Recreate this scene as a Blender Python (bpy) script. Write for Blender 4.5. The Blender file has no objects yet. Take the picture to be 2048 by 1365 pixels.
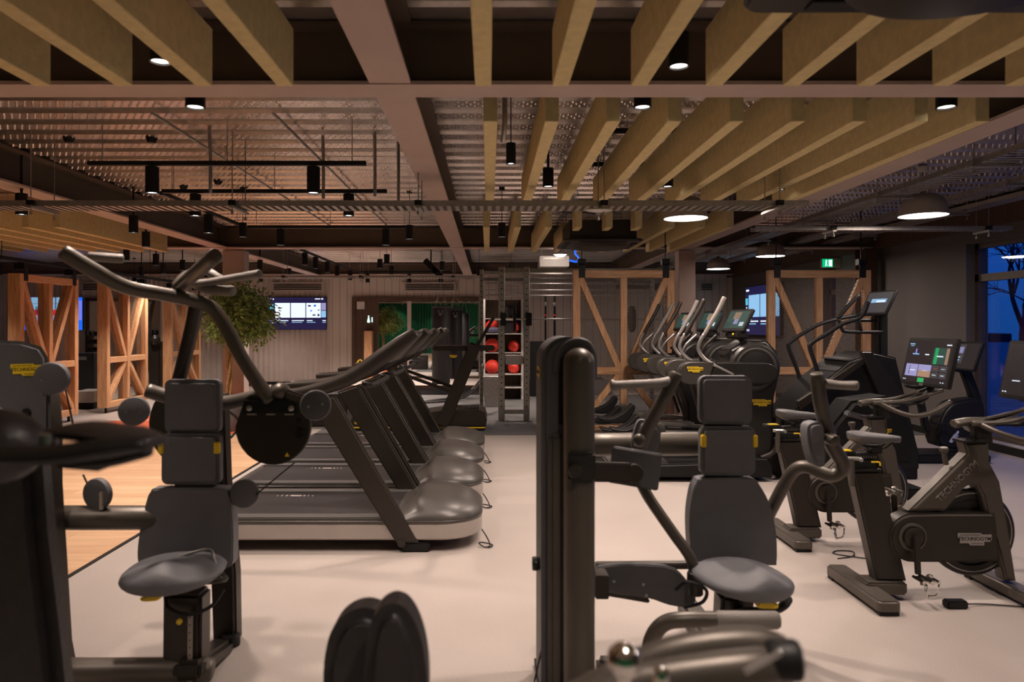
import bpy, bmesh, math, random
from mathutils import Vector, Matrix
random.seed(7)
PI = math.pi
sc = bpy.context.scene
COL = sc.collection
# ---------------------------------------------------------------- camera, world, exposure
H = 1.62            # eye height
F = 1400.0          # focal length in pixels of the 2048 px frame
cam_d = bpy.data.cameras.new('camera')
cam_d.sensor_width = 36.0
cam_d.lens = F / 2048 * 36.0
cam_d.shift_x = (1024 - 977) / 2048.0
cam_d.shift_y = -(682.5 - 652) / 2048.0
cam_d.dof.use_dof = True
cam_d.dof.focus_distance = 8.5
cam_d.dof.aperture_fstop = 2.2
cam_d.clip_start = 0.02
cam = bpy.data.objects.new('camera', cam_d)
COL.objects.link(cam)
cam.location = (0, 0, H)
cam.rotation_euler = (PI / 2, 0, 0)
sc.camera = cam
sc.view_settings.view_transform = 'Standard'
sc.view_settings.look = 'None'
sc.view_settings.gamma = 1.0
sc.view_settings.use_curve_mapping = False
sc.view_settings.exposure = 0.0
sc.cycles.use_denoising = True
sc.cycles.max_bounces = 8
sc.cycles.diffuse_bounces = 6
sc.cycles.sample_clamp_indirect = 4.0
sc.cycles.caustics_reflective = False
sc.cycles.caustics_refractive = False
world = bpy.data.worlds.new('dusk_sky')
sc.world = world
world.use_nodes = True
wn, wl = world.node_tree.nodes, world.node_tree.links
wn.clear()
wo = wn.new('ShaderNodeOutputWorld'); wb = wn.new('ShaderNodeBackground')
wt = wn.new('ShaderNodeTexCoord'); ws = wn.new('ShaderNodeSeparateXYZ'); wr = wn.new('ShaderNodeValToRGB')
wl.new(wt.outputs['Generated'], ws.inputs[0]); wl.new(ws.outputs['Z'], wr.inputs[0])
wr.color_ramp.elements[0].position = 0.0; wr.color_ramp.elements[0].color = (0.006, 0.055, 0.26, 1)
wr.color_ramp.elements[1].position = 0.35; wr.color_ramp.elements[1].color = (0.012, 0.075, 0.52, 1)
wl.new(wr.outputs[0], wb.inputs[0]); wb.inputs[1].default_value = 1.0
wl.new(wb.outputs[0], wo.inputs[0])
SPOT_E = 132.0      # watts of one spotlight
DOME_E = 40.0       # watts of one dome pendant
WARM = (1.0, 0.74, 0.57)
NEUT = (1.0, 0.815, 0.70)

# ---------------------------------------------------------------- materials
def new_mat(name):
    m = bpy.data.materials.new(name); m.use_nodes = True
    nt = m.node_tree
    return m, nt, nt.nodes['Principled BSDF']
def mat(name, col, rough=0.5, metal=0.0, var=0.12, scale=6.0, bump=0.0, bscale=60.0, spec=0.5, coat=0.0):
    m, nt, b = new_mat(name); N, L = nt.nodes, nt.links
    b.inputs['Roughness'].default_value = rough; b.inputs['Metallic'].default_value = metal
    b.inputs['Specular IOR Level'].default_value = spec
    if coat: b.inputs['Coat Weight'].default_value = coat
    tc = N.new('ShaderNodeTexCoord'); n = N.new('ShaderNodeTexNoise'); n.inputs['Scale'].default_value = scale
    n.inputs['Detail'].default_value = 3
    L.new(tc.outputs['Object'], n.inputs['Vector'])
    r = N.new('ShaderNodeValToRGB')
    r.color_ramp.elements[0].position = 0.3; r.color_ramp.elements[1].position = 0.7
    r.color_ramp.elements[0].color = tuple(c * (1 - var) for c in col) + (1,)
    r.color_ramp.elements[1].color = tuple(min(1, c * (1 + var)) for c in col) + (1,)
    L.new(n.outputs['Fac'], r.inputs[0]); L.new(r.outputs[0], b.inputs['Base Color'])
    if bump:
        n2 = N.new('ShaderNodeTexNoise'); n2.inputs['Scale'].default_value = bscale
        bp = N.new('ShaderNodeBump'); bp.inputs['Strength'].default_value = bump; bp.inputs['Distance'].default_value = 0.01
        L.new(tc.outputs['Object'], n2.inputs['Vector']); L.new(n2.outputs['Fac'], bp.inputs['Height']); L.new(bp.outputs[0], b.inputs['Normal'])
    return m
def emat(name, col, strength=1.0):
    m, nt, b = new_mat(name)
    b.inputs['Base Color'].default_value = (0.02, 0.02, 0.02, 1)
    b.inputs['Emission Color'].default_value = tuple(col) + (1,)
    b.inputs['Emission Strength'].default_value = strength
    b.inputs['Roughness'].default_value = 0.25
    return m
def mth(nt, op, a, b=None, c=None):
    n = nt.nodes.new('ShaderNodeMath'); n.operation = op
    for i, v in enumerate((a, b, c)):
        if v is None: continue
        if isinstance(v, (int, float)): n.inputs[i].default_value = v
        else: nt.links.new(v, n.inputs[i])
    return n.outputs[0]
def wood_mat(name, c1, c2, axis='Z', scale=3.0, rough=0.55):
    m, nt, b = new_mat(name); N, L = nt.nodes, nt.links
    tc = N.new('ShaderNodeTexCoord'); mp = N.new('ShaderNodeMapping')
    s = {'Z': (14, 14, 0.8), 'X': (0.8, 14, 14), 'Y': (14, 0.8, 14)}[axis]
    mp.inputs['Scale'].default_value = s
    n = N.new('ShaderNodeTexNoise'); n.inputs['Scale'].default_value = scale; n.inputs['Detail'].default_value = 8; n.inputs['Distortion'].default_value = 1.2
    r = N.new('ShaderNodeValToRGB'); r.color_ramp.elements[0].position = .35; r.color_ramp.elements[1].position = .65
    r.color_ramp.elements[0].color = c1 + (1,); r.color_ramp.elements[1].color = c2 + (1,)
    L.new(tc.outputs['Object'], mp.inputs[0]); L.new(mp.outputs[0], n.inputs[0]); L.new(n.outputs['Fac'], r.inputs[0]); L.new(r.outputs[0], b.inputs['Base Color'])
    b.inputs['Roughness'].default_value = rough
    return m
M = {}
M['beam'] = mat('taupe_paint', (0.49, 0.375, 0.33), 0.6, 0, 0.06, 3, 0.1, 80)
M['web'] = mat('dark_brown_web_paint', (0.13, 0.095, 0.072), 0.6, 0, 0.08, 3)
M['baffle'] = mat('olive_felt', (0.72, 0.59, 0.315), 0.95, 0, 0.08, 20, 0.4, 220, spec=0.1)
M['black'] = mat('black_plastic', (0.009, 0.009, 0.0095), 0.5, 0, 0.1, spec=0.3)
M['blackmetal'] = mat('black_powder_coat', (0.02, 0.018, 0.017), 0.38, 0.2, 0.1)
M['mach'] = mat('bronze_black_lacquer', (0.10, 0.086, 0.073), 0.40, 0.4, 0.08, 4, 0.05, 300)
M['machdark'] = mat('dark_brown_black_lacquer', (0.034, 0.027, 0.022), 0.4, 0.35, 0.08, 4)
M['casing'] = mat('charcoal_casing', (0.10, 0.098, 0.105), 0.55, 0, 0.08, 4, 0.15, 200)
M['pad'] = mat('charcoal_vinyl', (0.15, 0.150, 0.165), 0.55, 0, 0.06, 10, 0.25, 260)
M['grip'] = mat('grey_rubber_grip', (0.22, 0.20, 0.185), 0.55, 0.2, 0.06, 10, 0.3, 200)
M['silver'] = mat('satin_silver', (0.45, 0.43, 0.42), 0.32, 0.8, 0.06)
M['chrome'] = mat('chrome', (0.8, 0.78, 0.76), 0.08, 1.0, 0.02)
M['steel'] = mat('brushed_steel', (0.36, 0.34, 0.32), 0.32, 0.8, 0.12, 12)
M['galv'] = mat('galvanised_steel', (0.42, 0.39, 0.37), 0.42, 0.75, 0.15, 30)
M['treadside'] = mat('light_taupe_plastic', (0.37, 0.325, 0.295), 0.45, 0.1, 0.04)
M['treadhood'] = mat('grey_hood_plastic', (0.060, 0.054, 0.049), 0.36, 0.1, 0.05)
M['belt'] = mat('running_belt', (0.024, 0.022, 0.023), 0.33, 0, 0.15, 40, 0.2, 400)
M['rail'] = mat('deck_rail_grey', (0.10, 0.095, 0.09), 0.4, 0.3, 0.05)
M['yellow'] = mat('yellow_badge', (0.95, 0.66, 0.03), 0.45, 0, 0.04)
M['white'] = mat('white_plastic', (0.62, 0.58, 0.55), 0.5, 0, 0.04)
M['dome'] = mat('greige_dome_lacquer', (0.42, 0.36, 0.33), 0.5, 0, 0.04)
M['red'] = mat('red_rubber', (0.85, 0.05, 0.03), 0.5, 0, 0.08, 20, 0.3, 60)
M['blue'] = mat('blue_grey_fabric', (0.10, 0.10, 0.17), 0.8)
M['bag'] = mat('black_leather', (0.022, 0.019, 0.02), 0.45, 0, 0.2, 20, 0.2, 60)
M['oak'] = wood_mat('oak_timber', (0.52, 0.27, 0.13), (0.74, 0.44, 0.24), 'Z', 3)
M['oakx'] = wood_mat('oak_rail', (0.52, 0.27, 0.13), (0.74, 0.44, 0.24), 'X', 3)
M['brown'] = wood_mat('dark_walnut', (0.06, 0.032, 0.02), (0.11, 0.06, 0.036), 'Z', 3)
M['leaf'] = mat('ficus_leaf', (0.24, 0.34, 0.09), 0.4, 0, 0.6, 9, spec=0.6)
M['bark'] = mat('ficus_bark', (0.36, 0.22, 0.09), 0.8, 0, 0.4, 30, 0.6, 60)
M['pot'] = mat('grey_pot', (0.11, 0.10, 0.10), 0.6)
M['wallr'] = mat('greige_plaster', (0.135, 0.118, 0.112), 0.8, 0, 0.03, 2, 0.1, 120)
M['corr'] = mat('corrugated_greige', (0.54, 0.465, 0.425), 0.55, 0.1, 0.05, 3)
M['green'] = mat('green_corrugated', (0.01, 0.17, 0.07), 0.45, 0.1, 0.1, 3)
M['rubber'] = mat('dark_rubber_floor', (0.10, 0.098, 0.10), 0.7, 0, 0.15, 30, 0.2, 200)
M['orange'] = mat('orange_track', (0.62, 0.11, 0.035), 0.7, 0, 0.08, 10, 0.2, 200)
M['whiteline'] = mat('white_line_paint', (0.75, 0.70, 0.66), 0.6)
M['frame'] = mat('bronze_window_frame', (0.10, 0.075, 0.06), 0.5, 0.2)
M['mirror'] = mat('mirror_silver', (0.85, 0.87, 0.86), 0.012, 1.0, 0.0)
M['lampw'] = emat('lamp_diffuser', (1.0, 0.93, 0.86), 9.0)
M['lamps'] = emat('spot_lens', (1.0, 0.90, 0.82), 9.0)
M['scr_dark'] = emat('screen_navy', (0.012, 0.010, 0.055), 1.0)
M['scr_blk'] = emat('screen_black', (0.012, 0.009, 0.011), 1.0)
M['scr_white'] = emat('screen_white', (0.80, 0.88, 1.0), 1.15)
M['scr_cyan'] = emat('screen_cyan', (0.10, 0.55, 0.75), 1.0)
M['scr_lblue'] = emat('screen_light_blue', (0.32, 0.62, 0.95), 0.9)
M['scr_blue'] = emat('screen_blue', (0.01, 0.13, 0.85), 1.1)
M['scr_violet'] = emat('screen_violet', (0.30, 0.24, 0.75), 0.9)
M['scr_red'] = emat('screen_red', (0.65, 0.03, 0.03), 1.0)
M['scr_green'] = emat('screen_green', (0.02, 0.42, 0.12), 1.0)
M['scr_teal'] = emat('screen_teal', (0.02, 0.075, 0.06), 0.8)
M['scr_tan'] = emat('screen_tan', (0.42, 0.25, 0.16), 0.9)
M['scr_lilac'] = emat('screen_lilac', (0.36, 0.34, 0.62), 0.9)
M['scr_grey'] = emat('screen_grey', (0.05, 0.045, 0.05), 1.0)
M['exit_green'] = emat('exit_green', (0.0, 0.42, 0.16), 1.3)
M['exit_white'] = emat('exit_white', (0.6, 0.95, 0.85), 1.6)
M['branch'] = mat('dark_branch', (0.012, 0.016, 0.03), 0.9)
M['ground'] = mat('dusk_grass', (0.10, 0.15, 0.16), 0.95, 0, 0.3, 2)
# glass
m, nt, b = new_mat('window_glass'); N, L = nt.nodes, nt.links
gl = N.new('ShaderNodeBsdfGlossy'); gl.inputs['Roughness'].default_value = 0.0; tr = N.new('ShaderNodeBsdfTransparent')
lw = N.new('ShaderNodeLayerWeight'); lw.inputs['Blend'].default_value = 0.5; mx = N.new('ShaderNodeMixShader')
L.new(mth(nt, 'ADD', mth(nt, 'MULTIPLY', mth(nt, 'POWER', lw.outputs['Facing'], 5.0), .9), .04), mx.inputs[0]); L.new(tr.outputs[0], mx.inputs[1]); L.new(gl.outputs[0], mx.inputs[2]); L.new(mx.outputs[0], N['Material Output'].inputs[0])
M['glass'] = m
# perforated mesh infill: real holes through a thin sheet
m, nt, b = new_mat('perforated_brown_mesh'); N, L = nt.nodes, nt.links
tc = N.new('ShaderNodeTexCoord'); sp = N.new('ShaderNodeSeparateXYZ'); L.new(tc.outputs['Object'], sp.inputs[0])
hx = mth(nt, 'ADD', sp.outputs['X'], sp.outputs['Y'])
p = 0.030
rowf = mth(nt, 'FLOOR', mth(nt, 'DIVIDE', sp.outputs['Z'], p * 0.5))
off = mth(nt, 'MULTIPLY', mth(nt, 'MODULO', rowf, 2.0), 0.5)
u = mth(nt, 'SUBTRACT', mth(nt, 'FRACT', mth(nt, 'ADD', mth(nt, 'DIVIDE', hx, p), off)), 0.5)
v = mth(nt, 'SUBTRACT', mth(nt, 'FRACT', mth(nt, 'DIVIDE', sp.outputs['Z'], p * 0.5)), 0.5)
d = mth(nt, 'SQRT', mth(nt, 'ADD', mth(nt, 'MULTIPLY', u, u), mth(nt, 'MULTIPLY', mth(nt, 'MULTIPLY', v, v), 0.25)))
hole = mth(nt, 'LESS_THAN', d, 0.40)
tr = N.new('ShaderNodeBsdfTransparent'); mx = N.new('ShaderNodeMixShader')
b.inputs['Base Color'].default_value = (0.10, 0.065, 0.045, 1); b.inputs['Roughness'].default_value = .6
L.new(hole, mx.inputs[0]); L.new(b.outputs[0], mx.inputs[1]); L.new(tr.outputs[0], mx.inputs[2]); L.new(mx.outputs[0], N['Material Output'].inputs[0])
M['mesh'] = m
# galvanised deck with embossed dimples
m, nt, b = new_mat('embossed_steel_deck'); N, L = nt.nodes, nt.links
tc = N.new('ShaderNodeTexCoord'); sp = N.new('ShaderNodeSeparateXYZ'); L.new(tc.outputs['Object'], sp.inputs[0])
PIT = 0.30
yy = mth(nt, 'MULTIPLY', mth(nt, 'FRACT', mth(nt, 'DIVIDE', sp.outputs['Y'], PIT)), PIT)      # 0..PIT, trough 0..0.15
ry = mth(nt, 'DIVIDE', yy, 0.05)
rowf = mth(nt, 'FLOOR', ry)
off = mth(nt, 'MULTIPLY', rowf, 0.5)
u = mth(nt, 'SUBTRACT', mth(nt, 'FRACT', mth(nt, 'ADD', mth(nt, 'DIVIDE', sp.outputs['X'], 0.062), off)), 0.5)
v = mth(nt, 'SUBTRACT', mth(nt, 'FRACT', ry), 0.5)
d = mth(nt, 'SQRT', mth(nt, 'ADD', mth(nt, 'MULTIPLY', u, u), mth(nt, 'MULTIPLY', v, v)))
intr = mth(nt, 'LESS_THAN', yy, 0.15)
hgt = mth(nt, 'MULTIPLY', mth(nt, 'MAXIMUM', mth(nt, 'SUBTRACT', 1.0, mth(nt, 'DIVIDE', d, 0.26)), 0.0), intr)
bp = N.new('ShaderNodeBump'); bp.inputs['Strength'].default_value = 1.0; bp.inputs['Distance'].default_value = 0.012; bp.invert = True

nz = N.new('ShaderNodeTexNoise'); nz.inputs['Scale'].default_value = 22; nz.inputs['Detail'].default_value = 4
L.new(tc.outputs['Object'], nz.inputs[0])
r = N.new('ShaderNodeValToRGB'); r.color_ramp.elements[0].color = (.50, .43, .40, 1); r.color_ramp.elements[1].color = (.88, .78, .73, 1)
L.new(nz.outputs['Fac'], r.inputs[0]); L.new(r.outputs[0], b.inputs['Base Color'])
b.inputs['Metallic'].default_value = 0.8; b.inputs['Roughness'].default_value = 0.27
M['deck'] = m
# floors
m, nt, b = new_mat('beige_resin_floor'); N, L = nt.nodes, nt.links
tc = N.new('ShaderNodeTexCoord')
n1 = N.new('ShaderNodeTexNoise'); n1.inputs['Scale'].default_value = 160; n1.inputs['Detail'].default_value = 2
n2 = N.new('ShaderNodeTexNoise'); n2.inputs['Scale'].default_value = 1.1; n2.inputs['Detail'].default_value = 4
L.new(tc.outputs['Object'], n1.inputs[0]); L.new(tc.outputs['Object'], n2.inputs[0])
av = mth(nt, 'ADD', mth(nt, 'MULTIPLY', n1.outputs['Fac'], 0.6), mth(nt, 'MULTIPLY', n2.outputs['Fac'], 0.4))
r = N.new('ShaderNodeValToRGB'); r.color_ramp.elements[0].position = .35; r.color_ramp.elements[1].position = .65
r.color_ramp.elements[0].color = (.34, .295, .27, 1); r.color_ramp.elements[1].color = (.43, .38, .35, 1)
L.new(av, r.inputs[0]); L.new(r.outputs[0], b.inputs['Base Color']); b.inputs['Roughness'].default_value = 0.5
b.inputs['Specular IOR Level'].default_value = 0.35
M['floor'] = m
m, nt, b = new_mat('oak_plank_floor'); N, L = nt.nodes, nt.links
tc = N.new('ShaderNodeTexCoord'); br = N.new('ShaderNodeTexBrick'); mp = N.new('ShaderNodeMapping'); mp.inputs['Rotation'].default_value = (0, 0, 0)
br.inputs['Scale'].default_value = 1.0; br.inputs['Brick Width'].default_value = 1.6; br.inputs['Row Height'].default_value = 0.16; br.inputs['Mortar Size'].default_value = 0.002
br.inputs['Color1'].default_value = (.55, .33, .19, 1); br.inputs['Color2'].default_value = (.66, .43, .26, 1); br.inputs['Mortar'].default_value = (.28, .16, .09, 1)
n1 = N.new('ShaderNodeTexNoise'); n1.inputs['Scale'].default_value = 2; n1.inputs['Detail'].default_value = 6
mp2 = N.new('ShaderNodeMapping'); mp2.inputs['Scale'].default_value = (1.2, 16, 1)
L.new(tc.outputs['Object'], mp.inputs[0]); L.new(mp.outputs[0], br.inputs[0]); L.new(tc.outputs['Object'], mp2.inputs[0]); L.new(mp2.outputs[0], n1.inputs[0])
mxc = N.new('ShaderNodeMixRGB'); mxc.blend_type = 'MULTIPLY'; mxc.inputs[0].default_value = .5
L.new(br.outputs['Color'], mxc.inputs[1]); L.new(n1.outputs['Color'], mxc.inputs[2])
hs = N.new('ShaderNodeRGBToBW'); L.new(n1.outputs['Color'], hs.inputs[0]); cr = N.new('ShaderNodeValToRGB'); cr.color_ramp.elements[0].color = (.7, .7, .7, 1); cr.color_ramp.elements[0].position = .3; cr.color_ramp.elements[1].position = .6
L.new(hs.outputs[0], cr.inputs[0]); L.new(cr.outputs[0], mxc.inputs[2]); mxc.inputs[0].default_value = .8
L.new(mxc.outputs[0], b.inputs['Base Color']); b.inputs['Roughness'].default_value = .45
M['plank'] = m
# tongue and groove wall boards: grooves follow X
m, nt, b = new_mat('board_wall'); N, L = nt.nodes, nt.links
tc = N.new('ShaderNodeTexCoord'); sp = N.new('ShaderNodeSeparateXYZ'); L.new(tc.outputs['Object'], sp.inputs[0])
g = mth(nt, 'LESS_THAN', mth(nt, 'FRACT', mth(nt, 'DIVIDE', sp.outputs['X'], 0.2)), 0.05)
mxc = N.new('ShaderNodeMixRGB'); mxc.inputs[1].default_value = (.64, .56, .50, 1); mxc.inputs[2].default_value = (.16, .12, .10, 1)
L.new(g, mxc.inputs[0]); L.new(mxc.outputs[0], b.inputs['Base Color']); b.inputs['Roughness'].default_value = .6
M['board'] = m

# ---------------------------------------------------------------- mesh helpers
class MB:
    """collects shapes into one mesh"""
    def __init__(s): s.bm = bmesh.new(); s.mi = 0
    def merge(s, t, mtx=None):
        vs = {}
        for v in t.verts:
            co = mtx @ v.co if mtx is not None else v.co
            vs[v] = s.bm.verts.new(co)
        for f in t.faces:
            try:
                nf = s.bm.faces.new([vs[v] for v in f.verts]); nf.material_index = s.mi
            except ValueError: pass
        t.free(); return s
    def box(s, x0, x1, y0, y1, z0, z1, bev=0.0, seg=2, mtx=None):
        t = bmesh.new(); bmesh.ops.create_cube(t, size=1)
        for v in t.verts:
            v.co = Vector(((x0 + x1) / 2 + v.co.x * (x1 - x0), (y0 + y1) / 2 + v.co.y * (y1 - y0), (z0 + z1) / 2 + v.co.z * (z1 - z0)))
        if bev: bmesh.ops.bevel(t, geom=t.edges[:], offset=bev, segments=seg, affect='EDGES', clamp_overlap=True)
        return s.merge(t, mtx)
    def bar(s, p0, p1, w, d, bev=0.0, up=(0, 1, 0), seg=2):
        """box from p0 to p1; w measured across, d along 'up'"""
        p0, p1, up = Vector(p0), Vector(p1), Vector(up)
        z = (p1 - p0); ln = z.length; z.normalize(); x = up.cross(z).normalized(); y = z.cross(x)
        m = Matrix((x, y, z)).transposed().to_4x4(); m.translation = p0
        return s.box(-w / 2, w / 2, -d / 2, d / 2, 0, ln, bev, seg, m)
    def cyl(s, p0, p1, r0, r1=None, seg=24, bev=0.0):
        p0, p1 = Vector(p0), Vector(p1); r1 = r0 if r1 is None else r1
        z = p1 - p0; ln = z.length; q = z.to_track_quat('Z', 'Y').to_matrix().to_4x4(); q.translation = p0
        t = bmesh.new(); pr = [(0, 0)]
        if bev: pr += [(r0 - bev, 0), (r0 - bev * .3, bev * .3), (r0, bev), (r1, ln - bev), (r1 - bev * .3, ln - bev * .3), (r1 - bev, ln)]
        else: pr += [(r0, 0), (r1, ln)]
        pr += [(0, ln)]
        s._lathe(t, pr, seg); return s.merge(t, q)
    @staticmethod
    def _lathe(t, pr, seg):
        rings = []
        for r, z in pr:
            if r < 1e-6: rings.append([t.verts.new((0, 0, z))])
            else: rings.append([t.verts.new((r * math.cos(2 * PI * k / seg), r * math.sin(2 * PI * k / seg), z)) for k in range(seg)])
        for a, b in zip(rings, rings[1:]):
            for k in range(seg):
                k2 = (k + 1) % seg
                q = ([a[0]] if len(a) == 1 else [a[k], a[k2]]) + ([b[0]] if len(b) == 1 else [b[k2], b[k]])
                if len(q) >= 3: t.faces.new(q)
    def lathe(s, c, axis, pr, seg=32):
        q = Vector(axis).to_track_quat('Z', 'Y').to_matrix().to_4x4(); q.translation = Vector(c)
        t = bmesh.new(); s._lathe(t, pr, seg); return s.merge(t, q)
    def sphere(s, c, r, sx=1, sy=1, sz=1, seg=24, mtx=None):
        t = bmesh.new(); bmesh.ops.create_uvsphere(t, u_segments=seg, v_segments=seg // 2, radius=r)
        m = Matrix.Translation(Vector(c)) @ (mtx if mtx is not None else Matrix()) @ Matrix.Diagonal((sx, sy, sz, 1))
        return s.merge(t, m)
    def tube(s, pts, r, seg=14, sub=6, cap=True, flat=1.0, closed=False):
        pts = [Vector(p) for p in pts]; n = len(pts)
        rs = list(r) if isinstance(r, (list, tuple)) else [r] * n
        P, R = [], []
        if n == 2 or sub <= 1: P, R = pts[:], rs[:]
        else:
            for i in range(n - 1):
                a = pts[i - 1] if i > 0 else pts[0] * 2 - pts[1]
                b, c = pts[i], pts[i + 1]
                d = pts[i + 2] if i + 2 < n else pts[-1] * 2 - pts[-2]
                for k in range(sub):
                    t = k / sub
                    P.append(0.5 * ((2 * b) + (c - a) * t + (2 * a - 5 * b + 4 * c - d) * t * t + (3 * b - a - 3 * c + d) * t ** 3))
                    R.append(rs[i] * (1 - t) + rs[i + 1] * t)
            P.append(pts[-1]); R.append(rs[-1])
        T = [(P[min(i + 1, len(P) - 1)] - P[max(i - 1, 0)]).normalized() for i in range(len(P))]
        up = Vector((0, 0, 1)) if abs(T[0].z) < .9 else Vector((0, 1, 0))
        N = (up - T[0] * up.dot(T[0])).normalized()
        if cap:
            r0, r1 = R[0], R[-1]
            P = [P[0] - T[0] * r0 * .35, P[0] - T[0] * r0 * .22] + P + [P[-1] + T[-1] * r1 * .22, P[-1] + T[-1] * r1 * .35]
            R = [r0 * .55, r0 * .88] + R + [r1 * .88, r1 * .55]; T = [T[0]] * 2 + T + [T[-1]] * 2
        t = bmesh.new(); rings = []
        for p, rr, tt in zip(P, R, T):
            N = (N - tt * N.dot(tt)).normalized(); B = tt.cross(N)
            rings.append([t.verts.new(p + N * rr * math.cos(2 * PI * k / seg) + B * rr * flat * math.sin(2 * PI * k / seg)) for k in range(seg)])
        for a, b in zip(rings, rings[1:]):
            for k in range(seg): t.faces.new((a[k], a[(k + 1) % seg], b[(k + 1) % seg], b[k]))
        t.faces.new(rings[0][::-1]); t.faces.new(rings[-1])
        return s.merge(t)
    def prism(s, poly, t0, t1, mtx=None, bev=0.0, seg=3):
        """polygon (u,v) extruded along w from t0 to t1; mtx maps (u,v,w)"""
        t = bmesh.new()
        a = [t.verts.new((u, v, t0)) for u, v in poly]; b = [t.verts.new((u, v, t1)) for u, v in poly]
        f0 = t.faces.new(a[::-1]); f1 = t.faces.new(b); n = len(poly)
        for k in range(n): t.faces.new((a[k], a[(k + 1) % n], b[(k + 1) % n], b[k]))
        bmesh.ops.recalc_face_normals(t, faces=t.faces[:])
        if bev:
            ed = list({e for f in (f0, f1) for e in f.edges})
            bmesh.ops.bevel(t, geom=ed, offset=bev, segments=seg, affect='EDGES', clamp_overlap=True)
        return s.merge(t, mtx)
    def quad(s, a, b, c, d):
        f = s.bm.faces.new([s.bm.verts.new(Vector(q)) for q in (a, b, c, d)]); f.material_index = s.mi; return s
    def text(s, txt, size, mtx, ext=0.001, bold=0.0):
        cu = bpy.data.curves.new('t', 'FONT'); cu.body = txt; cu.size = size; cu.extrude = ext; cu.align_x = 'CENTER'; cu.align_y = 'CENTER'; cu.offset = bold
        cu.resolution_u = 2
        o = bpy.data.objects.new('t', cu); COL.objects.link(o); bpy.context.view_layer.update()
        me = bpy.data.meshes.new_from_object(o.evaluated_get(bpy.context.evaluated_depsgraph_get()))
        t = bmesh.new(); t.from_mesh(me); bpy.data.objects.remove(o); bpy.data.curves.remove(cu); bpy.data.meshes.remove(me)
        return s.merge(t, mtx)
    def build(s, name, material, parent=None, origin=None, smooth=True, ang=35):
        me = bpy.data.meshes.new(name)
        org = ORG[parent.name] if parent is not None else Vector(origin if origin is not None else (0, 0, 0))
        bmesh.ops.recalc_face_normals(s.bm, faces=s.bm.faces[:])
        bmesh.ops.translate(s.bm, verts=s.bm.verts[:], vec=-org)
        s.bm.to_mesh(me); s.bm.free()
        for mm in (material if isinstance(material, (list, tuple)) else [material]):
            me.materials.append(M[mm] if isinstance(mm, str) else mm)
        if smooth:
            me.shade_smooth(); me.set_sharp_from_angle(angle=math.radians(ang))
        o = bpy.data.objects.new(name, me); COL.objects.link(o)
        if parent is not None: o.parent = parent
        else: o.location = org
        ORG[o.name] = org
        return o
ORG = {}
def tag(o, label=None, cat=None, group=None, kind=None):
    if label: o['label'] = label
    if cat: o['category'] = cat
    if group: o['group'] = group
    if kind: o['kind'] = kind
    return o
def thing(name, label, cat, loc=(0, 0, 0), group=None):
    o = bpy.data.objects.new(name, None); COL.objects.link(o); o.location = loc; o.empty_display_size = .1
    ORG[o.name] = Vector(loc)
    return tag(o, label, cat, group)
def struct(o): o['kind'] = 'structure'; return o
def kids(o): return [c for c in bpy.data.objects if c.parent == o]
def copy_tree(o, loc=None, label=None, parent=None, swap=None):
    c = o.copy(); COL.objects.link(c); c.parent = parent
    if loc is not None: c.location = loc
    if label: c['label'] = label
    for ch in kids(o): copy_tree(ch, parent=c)
    return c
def W(px, py, Y): return Vector(((px - 977) * Y / F, Y, H - (py - 652) * Y / F))
def WX(px, Y): return (px - 977) * Y / F
def WZ(py, Y): return H - (py - 652) * Y / F
def frontal(c, rx=0.0, rz=0.0):
    """u -> +X, v -> +Z, w -> towards the viewer (-Y); then tilt rx about X and turn rz about Z"""
    b = Matrix(((1, 0, 0, 0), (0, 0, -1, 0), (0, 1, 0, 0), (0, 0, 0, 1)))
    return Matrix.Translation(Vector(c)) @ Matrix.Rotation(rz, 4, 'Z') @ Matrix.Rotation(rx, 4, 'X') @ b
def rrect(w, h, r, n=5):
    pts = []
    for cx, cy, a0 in ((w / 2 - r, h / 2 - r, 0), (-w / 2 + r, h / 2 - r, 90), (-w / 2 + r, -h / 2 + r, 180), (w / 2 - r, -h / 2 + r, 270)):
        for k in range(n + 1):
            a = math.radians(a0 + 90 * k / n); pts.append((cx + r * math.cos(a), cy + r * math.sin(a)))
    return pts
def smoothpoly(p, sub=4):
    n = len(p); out = []
    for i in range(n):
        a, b, c, d = (Vector(p[(i + k) % n]) for k in (-1, 0, 1, 2))
        for k in range(sub):
            t = k / sub
            q = 0.5 * ((2 * b) + (c - a) * t + (2 * a - 5 * b + 4 * c - d) * t * t + (3 * b - a - 3 * c + d) * t ** 3)
            out.append((q.x, q.y))
    return out
def badge(parent, mtx, w, plate='yellow', ink='black'):
    """ragged-edged maker's plate with its word"""
    h = w * 0.36
    poly = [(-.5, .16), (-.5, .5), (.18, .5), (.22, .38), (.5, .38), (.5, -.08), (.44, -.2), (.28, -.2), (.28, -.5), (-.14, -.5), (-.18, -.32), (-.44, -.32), (-.44, .0)]
    b = MB().prism([(u * w, v * h) for u, v in poly], 0, 0.003, mtx).build('badge', plate, parent, smooth=False)
    t = MB(); t.text('TECHNOGYM', w * 0.155, mtx @ Matrix.Translation((0, 0.01 * w, 0.0035)), 0.0006, w * .002)
    t.box(-.44 * w, .16 * w, .33 * h, .37 * h, .003, .0045, mtx=mtx); t.box(-.1 * w, .24 * w, -.37 * h, -.33 * h, .003, .0045, mtx=mtx)
    t.build('lettering', ink, b, smooth=False)
    return b
def light(kind, name, loc, energy, color, parent=None, **kw):
    d = bpy.data.lights.new(name, kind); d.energy = energy; d.color = color
    for k, v in kw.items(): setattr(d, k, v)
    o = bpy.data.objects.new(name, d); COL.objects.link(o)
    if parent is not None: o.parent = parent; o.location = Vector(loc) - ORG[parent.name]
    else: o.location = loc
    return o
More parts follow.
